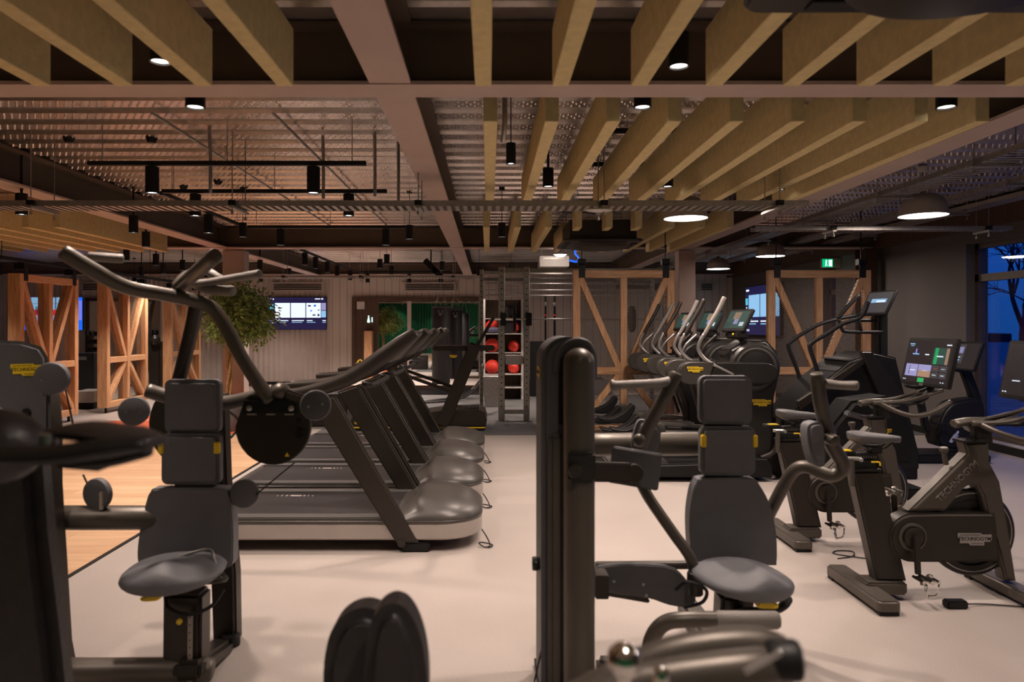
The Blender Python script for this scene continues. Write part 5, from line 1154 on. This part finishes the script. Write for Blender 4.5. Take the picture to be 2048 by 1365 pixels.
MB().bar((WX(1855, yu), 8.42, .35), (WX(1838, yu), 8.42, .85), .08, .08, .02).build('seat_post', 'black', t)
MB().sphere((WX(1834, yu), 8.42, .9), .12, 1.1, .9, .35).build('saddle', 'black', t)
console(t, W(1927, 712, yu), .44, .36, math.radians(20), .1, [(.1, .2, .5, .95, 'scr_grey'), (.12, .6, .45, .85, 'scr_lilac'), (.15, .3, .4, .35, 'scr_lblue'), (.15, .42, .4, .46, 'scr_white')], th=.04)
badge(t, frontal((WX(1897, yu), 8.29, WZ(872, yu)), 0, 0) @ Matrix.Rotation(math.radians(55), 4, 'Z'), .17, 'casing', 'scr_lilac')
t = thing('rowing_machine', 'low black recumbent machine between the cycles and the stair climber', 'exercise machine', (4.3, 6.7, 0))
MB().box(WX(1600, 6.7), WX(1830, 6.7), 6.5, 6.95, 0.0, .1, .02).build('base', 'black', t)
MB().prism([(WX(a, 6.7), WZ(b, 6.7)) for a, b in ((1640, 925), (1650, 850), (1690, 800), (1760, 790), (1800, 830), (1812, 925))], -6.92, -6.55, Fm, .04).build('housing', 'black', t)
MB().bar(W(1692, 827, 6.55), W(1738, 838, 6.55), .055, .10, .01).build('pedal', 'casing', t)
badge(t, frontal((WX(1748, 6.7), 6.545, WZ(858, 6.7))), .16, 'yellow')
# ================================================================ STRENGTH MACHINES IN THE FOREGROUND
def padbox(c, w, h, th, r, nm, par, mm='pad', rx=0, rz=0, bev=.018):
    return MB().prism(rrect(w, h, r, 6), -th / 2, th / 2, frontal(c, rx, rz), bev, 4).build(nm, mm, par, ang=50)
def contour(px_pts, Y, th, nm, par, mm='pad', bev=.025, sub=4):
    q = smoothpoly([(WX(a, Y), WZ(b, Y)) for a, b in px_pts], sub)
    return MB().prism(q, -(Y + th), -Y, Fm, bev, 5).build(nm, mm, par, ang=60)
def saddle_seat(c, w, d, h, nose, nm, par, yaw=0.0):
    """wide cushion with a raised nose to the front (towards -Y)"""
    m = MB(); n, k = 22, 24; rows = []
    for i in range(n + 1):
        u = -1 + 2 * i / n; row = []
        for j in range(k):
            a = 2 * PI * j / k
            prof = math.sqrt(max(0, 1 - u ** 4)); hw = w / 2 * prof * (1 - .30 * max(0, -u) ** 1.5)
            x = hw * abs(math.cos(a)) ** .8 * (1 if math.cos(a) > 0 else -1)
            bump = nose * math.exp(-(x / (w * .16)) ** 2) * math.exp(-((u + .55) / .45) ** 2)
            z = h / 2 * prof ** .5 * abs(math.sin(a)) ** .7 * (1 if math.sin(a) > 0 else -1)
            if z > 0: z += bump - .10 * abs(x) * abs(x) / w
            row.append(m.bm.verts.new(Vector(c) + Matrix.Rotation(yaw, 3, 'Z') @ Vector((x, u * d / 2, z))))
        rows.append(row)
    for a_, b_ in zip(rows, rows[1:]):
        for j in range(k): m.bm.faces.new((a_[j], a_[(j + 1) % k], b_[(j + 1) % k], b_[j]))
    bmesh.ops.remove_doubles(m.bm, verts=m.bm.verts[:], dist=.0005)
    return m.build(nm, 'pad', par, ang=80)
def disc(px, py, Y, r, th, nm, par, mm='casing', axis=(0, -1, 0), bolts=0):
    c = W(px, py, Y); o = MB().lathe(c, axis, [(0, 0), (r * .85, 0), (r, .008), (r, th - .008), (r * .96, th), (r * .9, th + .002), (0, th + .002)], 36).build(nm, mm, par)
    if bolts:
        b = MB(); ax = Vector(axis).normalized()
        for k in range(bolts):
            a = PI * k / bolts * 2 + .6; s = ax.orthogonal().normalized(); q = s.cross(ax)
            p = c + (s * math.cos(a) + q * math.sin(a)) * r * .45 + ax * th; b.cyl(p, p + ax * .006, .006, seg=10)
        b.build('bolt', 'silver', o)
    return o
# ---------- left machine
YL = 3.38
Lm = thing('overhead_press_machine', 'large strength machine at left with a dark padded seat and curved overhead arms', 'strength machine', (-1.45, YL, 0))
padbox(W(388, 812, YL), .265, .255, .075, .03, 'head_pad', Lm)
padbox(W(385, 917, YL - .01), .280, .245, .075, .03, 'upper_back_pad', Lm)
for px in (330, 440): MB().box(WX(px, YL) - .012, WX(px, YL) + .012, YL - .052, YL - .02, WZ(905, YL), WZ(882, YL), .004).build('yellow_tab', 'yellow', Lm)
MB().box(WX(352, YL), WX(430, YL), YL - .02, YL + .03, WZ(975, YL), WZ(960, YL), .005).build('pad_bracket', 'blackmetal', Lm)
contour([(318, 978), (440, 978), (455, 990), (464, 1040), (465, 1100), (458, 1136), (400, 1145), (290, 1140), (275, 1125), (276, 1080), (290, 1010), (300, 985)], YL - .04, .085, 'backrest', Lm)
saddle_seat(W(345, 1146, 3.12) + Vector((0, 0, 0)), .43, .44, .085, .045, 'seat', Lm, .12)
MB().tube([W(252, 1164, 3.0), W(300, 1172, 2.95), W(440, 1162, 3.1), W(446, 1150, 3.2)], .012, 8, 5).build('seat_rim', 'blackmetal', Lm)
MB().bar(W(375, 1180, 3.12), W(372, 1290, 3.14) - Vector((0, 0, .42)), .17, .12, .015).build('seat_post', 'machdark', Lm)
MB().bar(W(381, 1225, 3.045), W(379, 1370, 3.06), .022, .004, .001).build('scale_strip', 'treadside', Lm)
m = MB()
for k in range(9): p = W(380, 1236 + k * 15, 3.04); m.cyl(p, p + Vector((0, -.004, 0)), .003, seg=8)
m.build('scale_holes', 'black', Lm)
p = W(360, 1243, 3.045); MB().cyl(p, p + Vector((0, -.012, 0)), .012, seg=14).build('bolt', 'yellow', Lm)
MB().prism(smoothpoly([(WX(a, 3.0), WZ(b, 3.0)) for a, b in ((282, 1196), (300, 1190), (318, 1186), (322, 1196), (312, 1202), (286, 1203))], 3), -3.04, -2.99, Fm, .006).build('seat_lever', 'yellow', Lm)
MB().tube([W(330, 1195, 3.05), W(338, 1218, 3.03), W(375, 1230, 3.02), W(420, 1215, 3.05), W(447, 1180, 3.1)], .008, 8, 6).build('cable_loop', 'black', Lm)
MB().tube([W(345, 1125, 3.2), W(365, 1112, 3.22), W(418, 1100, 3.25), W(428, 1120, 3.2), W(436, 1142, 3.15)], .007, 8, 5).build('seat_wire', 'silver', Lm)
uY = 3.56
MB().prism([(WX(a, uY), WZ(b, uY)) for a, b in ((402, 790), (446, 790), (452, 960), (470, 1150), (472, 1286), (425, 1290), (420, 1150), (405, 960))], -(uY + .10), -uY, Fm, .015).build('back_upright', 'machdark', Lm)
MB().bar(W(447, 1296, uY) + Vector((0, .04, 0)), W(372, 1345, 3.0), .12, .08, .02, (0, 0, 1)).build('base_tube', 'machdark', Lm)
c = W(462, 1292, 3.55); MB().cyl((c.x, c.y, 0), (c.x, c.y, .05), .045, seg=18).build('foot', 'black', Lm)
MB().tube([W(130, 1342, 3.02), W(230, 1342, 3.04), W(420, 1340, 3.12)], .052, 16, 3).build('floor_tube', 'mach', Lm)
MB().tube([W(115, 1036, 3.30), W(250, 1036, 3.34), W(420, 1036, 3.50)], .057, 20, 3).build('cross_beam', 'mach', Lm)
MB().tube([W(296, 782, 3.42), W(330, 792, 3.45), W(392, 806, 3.5), W(450, 806, 3.5), (W(500, 797, 3.48)), W(545, 783, 3.46)], .036, 16, 6).build('pivot_tube', 'mach', Lm)
a = [(365 + 68 * math.cos(t_), 850 + 82 * math.sin(t_)) for t_ in [math.radians(60 + 175 * k / 14) for k in range(15)]] + [(330, 790), (400, 800)]
MB().prism([(WX(x, 3.6), WZ(y, 3.6)) for x, y in a], -3.63, -3.60, Fm, .004).build('cam_plate', 'machdark', Lm)
a = [(545 + 75 * math.cos(t_), 855 + 76 * math.sin(t_)) for t_ in [math.radians(-30 + 210 * k / 18) for k in range(19)]] + [(488, 800), (500, 790), (590, 790), (606, 810)]
cp = MB().prism([(WX(x, 3.42), WZ(y, 3.42)) for x, y in a], -3.46, -3.42, Fm, .005).build('cam_plate', 'machdark', Lm)
m = MB()
for (x, y) in ((499, 817), (583, 817)): p = W(x, y, 3.41); m.lathe(p, (0, -1, 0), [(0, 0), (.014, 0), (.014, .008), (.006, .012), (0, .012)], 14)
m.build('bolt', 'silver', cp)
m = MB()
for x in (503, 541, 578): m.box(WX(x - 9, 3.41), WX(x + 9, 3.41), 3.411, 3.42, WZ(831, 3.41), WZ(828, 3.41))
m.build('slot', 'treadside', cp, smooth=False)
MB().prism([(WX(488, 3.41), WZ(800, 3.41)), (WX(590, 3.41), WZ(800, 3.41)), (WX(592, 3.41), WZ(827, 3.41)), (WX(486, 3.41), WZ(827, 3.41))], -3.42, -3.405, Fm, .003).build('upper_bracket', 'black', cp)
p = W(600, 868, 3.415); MB().cyl(p, p + Vector((0, -.012, 0)), .022, seg=20).build('rubber_stop', 'black', cp)
p = W(597, 843, 3.415); MB().cyl(p, p + Vector((0, -.006, 0)), .011, seg=16).build('plug', 'black', cp)
MB().prism([(WX(569, 3.41), WZ(914, 3.41)), (WX(578, 3.41), WZ(914, 3.41)), (WX(573.5, 3.41), WZ(906, 3.41))], -3.418, -3.412, Fm).build('warning_mark', 'yellow', cp, smooth=False)
disc(270, 822, 3.30, .067, .05, 'counterweight', Lm, 'casing', (.35, -1, .05), 2)
disc(632, 810, 3.26, .070, .055, 'counterweight', Lm, 'casing', (.2, -1, .05), 2)
disc(202, 986, 3.32, .074, .035, 'pulley', Lm, 'casing', (-.25, -1, 0), 0)
disc(489, 986, 3.40, .068, .035, 'pulley', Lm, 'casing', (.35, -1, 0), 0)
MB().bar(W(203, 985, 3.27), W(203, 1020, 3.28), .018, .014, .003).build('pulley_bracket', 'silver', Lm)
MB().bar(W(485, 992, 3.37), W(450, 1004, 3.5), .018, .014, .003).build('pulley_bracket', 'silver', Lm)
MB().cyl(W(166, 950, 3.30), W(178, 975, 3.30), .004, seg=6).build('cable', 'black', Lm)
MB().cyl(W(512, 990, 3.38), W(590, 925, 3.40), .004, seg=6).build('cable', 'black', Lm)
MB().cyl(W(128, 765, 3.2), W(148, 858, 3.2), .004, seg=6).build('cable', 'black', Lm)
MB().tube([W(460, 825, 3.5), W(475, 838, 3.5), W(478, 855, 3.5), W(462, 876, 3.5)], .006, 8, 5).build('cable', 'grip', Lm)
MB().bar(W(560, 785, 3.42), W(622, 806, 3.34), .05, .03, .01).build('lever_arm', 'machdark', Lm)
MB().sphere(W(562, 782, 3.42), .045, 1, 1, .9).build('pivot_joint', 'mach', Lm)
# overhead yoke
MB().tube([W(128, 505, 2.95), W(185, 540, 3.02), W(250, 574, 3.12), W(320, 588, 3.22), W(390, 602, 3.32), W(425, 618, 3.36), W(452, 655, 3.38), W(480, 710, 3.40), W(515, 765, 3.42), W(540, 800, 3.43)], [.034, .034, .033, .032, .033, .034, .033, .033, .034, .038], 18, 6).build('overhead_yoke', 'mach', Lm)
MB().tube([W(356, 575, 3.30), W(372, 562, 3.22), W(398, 540, 3.05), W(430, 512, 2.90)], [.026, .030, .031, .032], 16, 6).build('left_front_grip', 'mach', Lm)
MB().tube([W(178, 512, 3.1), W(205, 515, 3.12), W(244, 518, 3.15)], [.017, .021, .021], 14, 5).build('outer_handle', 'grip', Lm)
MB().tube([W(352, 572, 3.35), W(366, 555, 3.38), W(385, 545, 3.4)], .022, 14, 5).build('yoke_bend', 'mach', Lm)
MB().tube([W(392, 570, 3.36), W(425, 580, 3.3), W(465, 582, 3.25)], [.022, .024, .024], 14, 5).build('lower_handle', 'grip', Lm)
MB().tube([W(385, 568, 3.34), W(412, 566, 3.3), W(470, 556, 3.2), W(518, 548, 3.1)], [.020, .018, .018, .019], 14, 5).build('right_handle', 'grip', Lm)
MB().tube([W(420, 545, 3.5), W(448, 562, 3.5)], .02, 14, 1).build('rear_handle', 'grip', Lm)
MB().tube([W(396, 600, 3.40), W(385, 650, 3.44), W(366, 730, 3.48), W(350, 790, 3.5)], .034, 16, 5).build('rear_strut', 'machdark', Lm)
# its weight tower
tY = 3.08
outl = [(WX(a, tY), WZ(b, tY)) for a, b in ((-60, 690), (-10, 684), (50, 686), (85, 700), (112, 728), (126, 770), (133, 850), (133, 960), (150, 1240), (156, 1390))] + [(WX(156, tY), .0), (WX(-60, tY), 0.0)]
kf = (tY + .20) / tY
MB().prism([(a_ * kf, (H - (H - b_) * kf) if b_ > .01 else 0.0) for a_, b_ in outl], -(tY + .20), -(tY + .03), Fm, .03, 4).build('tower_core', 'machdark', Lm)
outl = [(WX(a, tY), WZ(b, tY)) for a, b in ((-60, 687), (-10, 681), (40, 683), (78, 694), (92, 715), (97, 760), (97, 865), (-60, 868))]
MB().prism(outl, -(tY + .03), -tY, Fm, .02, 4).build('tower_shield', 'casing', Lm)
badge(Lm, frontal(W(55, 740, tY - .003)) @ Matrix.Rotation(.03, 4, 'Z'), .145, 'yellow')
disc(109, 757, tY - .0, .072, .04, 'top_pulley', Lm, 'casing', (.15, -1, 0), 1)
p = W(54, 826, tY); MB().cyl(p, p + Vector((0, -.006, 0)), .02, seg=18).build('port', 'black', Lm)
# ---------- dark machine at the left edge, very close
D = thing('dark_foreground_machine', 'blurred near-black machine filling the lower left corner', 'strength machine', (-1.5, 2.0, 0))
dY = 2.15
MB().prism([(WX(a, dY), WZ(b, dY)) for a, b in ((-160, 800), (20, 812), (75, 850), (118, 915), (128, 1050), (150, 1230), (166, 1380), (168, 1600))] + [(WX(168, dY), 0), (WX(-160, dY), 0)], -dY, -(dY - .12), Fm, .04, 4).build('tower', 'bag', D)
dA = 1.25
MB().tube([W(-60, 910, dA), W(60, 912, dA), W(150, 905, dA), W(230, 892, dA), W(300, 885, dA)], [.014, .016, .018, .02, .014], 14, 6, flat=2.6).build('arm_plate', 'black', D)
MB().tube([W(110, 868, dA + .1), W(170, 862, dA + .08), W(250, 872, dA + .03), W(312, 884, dA)], [.012, .018, .018, .010], 14, 6, flat=3.0).build('arm_pad', 'bag', D)
MB().tube([W(160, 925, dA + .05), W(230, 918, dA + .05), W(295, 905, dA + .05)], [.012, .014, .010], 14, 6, flat=2.4).build('lower_arm_plate', 'black', D)
MB().sphere(W(-10, 893, 1.4), .075, 1.3, 1, 1).build('shoulder_roll', 'bag', D)
MB().cyl(W(98, 868, 1.3), W(98, 900, 1.3), .016, seg=14).build('silver_pivot', 'silver', D)
MB().bar(W(125, 920, 1.5), W(215, 928, 1.5), .025, .06, .006).build('underside_block', 'black', D)
# ---------- blurred pads at the bottom centre
K = thing('foreground_pads', 'pair of blurred black rounded pads rising from the bottom edge', 'exercise machine', W(745, 1560, 1.75) * 1.0)
K.location.z = 0; ORG[K.name] = K.location.copy()
kY = 1.75
for (pts, y, nm) in ((((640, 1380), (648, 1300), (668, 1256), (700, 1232), (735, 1228), (765, 1250), (760, 1320), (752, 1400), (740, 1500), (650, 1500)), kY + .05, 'left_pad'), (((722, 1400), (726, 1320), (735, 1262), (757, 1228), (787, 1218), (815, 1236), (838, 1285), (850, 1350), (852, 1420), (850, 1500), (730, 1500)), kY - .12, 'right_pad')):
    MB().prism(smoothpoly([(WX(a, y), WZ(b, y)) for a, b in pts], 4), -(y + .14), -y, Fm, .05, 5).build(nm, 'bag', K, ang=60)
MB().bar((WX(745, kY), kY + .05, 0), (WX(745, kY), kY + .05, WZ(1490, kY)), .10, .10, .02).build('support_post', 'machdark', K)
MB().box(WX(745, kY) - .25, WX(745, kY) + .25, kY - .05, kY + .12, 0, .06, .02).build('base', 'machdark', K)
# ---------- centre machine
Cm = thing('chest_press_machine', 'strength machine right of centre with a tall rounded column and dark padded seat', 'strength machine', (.9, 3.3, 0))
YC = 3.4
padbox(W(1449, 800, YC), .252, .235, .075, .035, 'head_pad', Cm, rz=-.04)
padbox(W(1453, 901, YC - .01), .262, .238, .075, .035, 'upper_back_pad', Cm, rz=-.04)
for px in (1402, 1503): MB().box(WX(px, YC) - .011, WX(px, YC) + .011, YC - .055, YC - .02, WZ(892, YC), WZ(868, YC), .004).build('yellow_tab', 'yellow', Cm)
MB().box(WX(1412, YC), WX(1485, YC), YC - .0, YC + .05, WZ(1000, YC), WZ(765, YC), .01).build('pad_spine', 'blackmetal', Cm)
contour([(1408, 958), (1500, 957), (1520, 972), (1542, 1015), (1553, 1070), (1554, 1125), (1545, 1132), (1480, 1130), (1392, 1128), (1383, 1110), (1379, 1040), (1385, 990), (1394, 965)], YC - .04, .085, 'backrest', Cm)
saddle_seat(W(1488, 1158, 3.12), .40, .44, .085, .05, 'seat', Cm, .22)
MB().prism(smoothpoly([(WX(a, 3.0), WZ(b, 3.0)) for a, b in ((1508, 1198), (1525, 1194), (1546, 1200), (1545, 1210), (1510, 1209))], 3), -3.0, -2.95, Fm, .006).build('seat_lever', 'yellow', Cm)
MB().tube([W(1480, 1225, 3.15), W(1500, 1222, 3.0), W(1550, 1222, 2.98), W(1572, 1205, 3.05), W(1562, 1190, 3.2)], .016, 10, 5, flat=1.8).build('seat_bumper', 'black', Cm)
MB().bar(W(1468, 1185, 3.2), (W(1462, 1185, 3.2).x, 3.22, .03), .15, .12, .015).build('seat_post', 'machdark', Cm)
MB().bar((WX(1462, 3.2), 3.2, .06), (WX(1462, 3.2), 3.9, .06), .12, .08, .02, (0, 0, 1)).build('base_tube', 'machdark', Cm)
MB().bar((WX(1200, 3.1), 3.2, .06), (WX(1470, 3.2), 3.2, .06), .09, .08, .02, (0, 0, 1)).build('base_tube', 'machdark', Cm)
MB().tube([W(1180, 890, 3.45), W(1300, 889, 3.5), W(1425, 888, 3.56)], .058, 20, 3).build('cross_beam', 'mach', Cm)
MB().bar(W(1448, 790, 3.55), (WX(1455, 3.62), 3.62, .04), .11, .09, .015).build('back_upright', 'machdark', Cm)
# right arm
MB().tube([W(1633, 750, 3.2), W(1640, 800, 3.22), W(1651, 850, 3.25), W(1664, 890, 3.27), W(1684, 925, 3.28), W(1682, 942, 3.29), W(1664, 952, 3.3), W(1640, 946, 3.32), W(1612, 934, 3.35), W(1588, 942, 3.38), W(1566, 975, 3.42), W(1545, 1015, 3.46), W(1530, 1045, 3.5)], [.030, .032, .033, .034, .033, .032, .031, .030, .030, .030, .030, .030, .030], 18, 6).build('right_press_arm', 'mach', Cm)
MB().tube([W(1652, 768, 3.2), W(1680, 771, 3.17), W(1714, 772, 3.13)], [.022, .019, .021], 14, 5).build('right_handle', 'grip', Cm)
contour([(1622, 850), (1640, 846), (1650, 856), (1652, 900), (1652, 925), (1645, 936), (1630, 928), (1620, 895), (1617, 865)], 3.18, .10, 'right_arm_pad', Cm, bev=.03)
MB().tube([W(1655, 876, 3.22), W(1670, 882, 3.16)], .026, 14, 1).build('stop_knob', 'mach', Cm)
# left arm
MB().tube([W(1352, 750, 3.25), W(1335, 785, 3.25), W(1310, 830, 3.27), W(1290, 870, 3.3), W(1278, 905, 3.33)], .030, 18, 6).build('left_press_arm', 'mach', Cm)
MB().tube([W(1338, 764, 3.25), W(1312, 767, 3.22), W(1225, 771, 3.13)], [.026, .020, .019], 14, 5).build('left_handle', 'grip', Cm)
p = W(1222, 771, 3.12); MB().cyl(p, p + Vector((.012, 0, 0)), .025, seg=16).build('handle_end', 'grip', Cm)
contour([(1275, 850), (1292, 842), (1322, 858), (1318, 900), (1300, 915), (1266, 905)], 3.36, .07, 'left_arm_pad', Cm, bev=.02)
MB().sphere(W(1278, 881, 3.2), .030).build('pivot_knob', 'mach', Cm)
MB().tube([W(1278, 960, 3.3), W(1300, 1000, 3.28), W(1345, 1065, 3.26), W(1380, 1115, 3.25), W(1390, 1150, 3.25)], .026, 16, 5).build('lower_strut', 'mach', Cm)
q = frontal(W(1270, 938, 3.05)) @ Matrix.Rotation(math.radians(-7), 4, 'Z')
MB().prism(rrect(.215, .16, .012), -.03, 0, q @ Matrix.Rotation(-.25, 4, 'Y'), .006).build('counter_plate', 'casing', Cm)
disc(1266, 945, 2.98, .040, .03, 'adjust_knob', Cm, 'machdark', (0, -1, 0))
MB().bar(W(1170, 943, 2.86), W(1260, 945, 2.97), .034, .078, .006, (0, 0, 1)).build('bracket_arm', 'machdark', Cm)
MB().box(WX(1135, 2.8), WX(1190, 2.8), 2.77, 2.95, WZ(964, 2.8), WZ(904, 2.8), .012).build('bracket_collar', 'blackmetal', Cm)
disc(1150, 942, 2.765, .028, .02, 'collar_knob', Cm, 'machdark')
# linkage at seat level
a = [(1198, 1135), (1330, 1133), (1372, 1160), (1392, 1195), (1380, 1215), (1340, 1212), (1290, 1196), (1195, 1182)]
MB().prism(smoothpoly([(WX(x, 3.3), WZ(y, 3.3)) for x, y in a], 3), -3.34, -3.30, Fm, .006).build('cam_plate', 'casing', Cm)
MB().bar(W(1190, 1132, 3.35), W(1400, 1130, 3.35), .03, .05, .006).build('upper_link', 'mach', Cm)
MB().bar(W(1205, 1186, 3.2), W(1298, 1202, 3.2), .016, .03, .004).build('lower_link', 'machdark', Cm)
MB().box(WX(1186, 3.1), WX(1212, 3.1), 3.02, 3.12, WZ(1186, 3.1), WZ(1140, 3.1), .004).build('end_bracket', 'machdark', Cm)
MB().cyl(W(1390, 1190, 3.2), W(1390, 1145, 3.2), .036, seg=18, bev=.006).build('hub', 'blackmetal', Cm)
MB().tube([W(1352, 1180, 3.15), W(1375, 1165, 3.1), W(1412, 1180, 3.1), W(1405, 1205, 3.15), W(1370, 1215, 3.2)], .008, 8, 5).build('cable_loop', 'black', Cm)
m = MB()
for (x, y) in ((1228, 1164), (1293, 1192), (1378, 1214), (1287, 1170)): m.cyl(W(x, y, 3.295), W(x, y, 3.29), .007, seg=10)
m.build('bolt', 'silver', Cm)
MB().tube([W(1296, 1390, 2.75), W(1296, 1320, 2.72), W(1305, 1275, 2.7), W(1330, 1247, 2.68), W(1370, 1240, 2.66), W(1440, 1240, 2.65), W(1555, 1241, 2.62)], .030, 18, 6).build('front_grip_bar', 'mach', Cm)
MB().tube([W(1436, 1240, 2.65), W(1553, 1241, 2.62)], .0325, 18, 1).build('rubber_sleeve', 'grip', Cm)
MB().bar(W(1296, 1385, 2.75), (W(1296, 1385, 2.75).x, 2.9, .05), .07, .07, .01).build('grip_post', 'machdark', Cm)
# tall column and shroud
tX0, tX1 = WX(1084, 2.95), WX(1150, 2.95)
def dome_prism(x0, x1, zt, y0, y1, nm, mm, bev):
    r = (x1 - x0) / 2; c = (x0 + x1) / 2
    p = [(x0, 0.03), (x1, 0.03)] + [(c + r * math.cos(a), zt - r + r * math.sin(a)) for a in [PI * k / 14 for k in range(15)]]
    return MB().prism(p, -y1, -y0, Fm, bev, 4).build(nm, mm, Cm)
dome_prism(WX(1083, 2.95), WX(1186, 2.95), WZ(674, 2.95), 2.95, 3.30, 'tower_shroud', 'casing', .02)
m = MB(); c0 = W(1158, 726, 2.86); rr = .064
m.lathe((c0.x, c0.y, 0), (0, 0, 1), [(0, .03), (rr, .03), (rr, c0.z)] + [(rr * math.cos(a), c0.z + rr * .95 * math.sin(a)) for a in [PI / 2 * k / 8 for k in range(1, 8)]] + [(0, c0.z + rr * .95)], 32)
m.build('front_column', 'mach', Cm)
MB().box(WX(1096, 2.92), WX(1128, 2.92), 2.90, 2.955, .03, WZ(870, 2.9), .02).build('side_column', 'mach', Cm)
MB().tube([W(1112, 742, 2.93), W(1117, 712, 2.93), W(1136, 688, 2.92), W(1158, 681, 2.92), W(1178, 690, 2.92), W(1188, 716, 2.93), W(1188, 760, 2.94)], .013, 10, 6).build('shroud_lip', 'casing', Cm)
MB().box(WX(1117, 2.94), WX(1131, 2.94), 2.93, 2.955, WZ(850, 2.94), WZ(715, 2.94), .004).build('slot', 'black', Cm)
badge(Cm, Matrix.Translation((WX(1083, 2.95) - .003, 3.06, WZ(747, 3.0))) @ Matrix.Rotation(-PI / 2, 4, 'Z') @ Fm, .13, 'yellow')
disc(1079, 1128, 3.06, .03, .03, 'guide_roller', Cm, 'blackmetal', (-1, 0, 0))
MB().cyl(W(1084, 940, 3.0), W(1081, 1120, 3.05), .003, seg=6).build('cable', 'black', Cm)
MB().tube([(WX(1085, 3), 3.0, .25), (WX(1068, 3), 2.98, .1), (WX(1062, 3), 2.96, .03), (WX(1085, 3), 2.9, .01), (WX(1100, 3), 2.85, .01)], .004, 6, 5).build('power_cord', 'black', Cm)
MB().box(WX(1080, 2.95), WX(1190, 2.95), 2.75, 3.35, 0, .05, .015).build('tower_foot', 'black', Cm)
# ---------- blurred lever and chrome knob at the bottom right
V = thing('foreground_lever_machine', 'blurred bronze lever with round black end and chrome ball at the bottom edge', 'exercise machine', (.35, 1.2, 0))
vY = 1.15
MB().tube([W(1130, 1400, vY), W(1230, 1350, vY), W(1330, 1308, vY), W(1430, 1290, vY), W(1520, 1288, vY), W(1560, 1300, vY)], [.020, .022, .024, .026, .026, .024], 20, 6).build('lever', 'mach', V)
MB().tube([W(1120, 1430, vY - .06), W(1250, 1372, vY - .06), W(1370, 1350, vY - .06), W(1500, 1335, vY - .06), W(1570, 1330, vY - .04)], [.024, .026, .028, .028, .028], 20, 6).build('lower_lever', 'mach', V)
MB().tube([W(1490, 1345, vY - .1), W(1540, 1318, vY - .1), W(1562, 1305, vY - .1)], .005, 10, 5).build('silver_link', 'silver', V)
MB().tube([W(1545, 1320, vY - .05), W(1592, 1321, vY - .06)], .031, 24, 1).build('round_end', 'black', V)
MB().sphere(W(1248, 1322, vY - .12), .026, seg=32).build('chrome_ball', 'chrome', V)
MB().cyl(W(1248, 1345, vY - .12), W(1248, 1420, vY - .12), .012, seg=14).build('ball_stem', 'chrome', V)
MB().cyl(W(1322, 1338, vY - .14), W(1322, 1400, vY - .14), .012, seg=16, bev=.003).build('pin', 'chrome', V)
MB().bar(W(1240, 1400, vY), (WX(1240, vY), vY, 0.05), .10, .10, .02).build('post', 'machdark', V)
MB().box(WX(1240, vY) - .3, WX(1240, vY) + .3, vY - .08, vY + .08, 0, .06, .02).build('base', 'machdark', V)
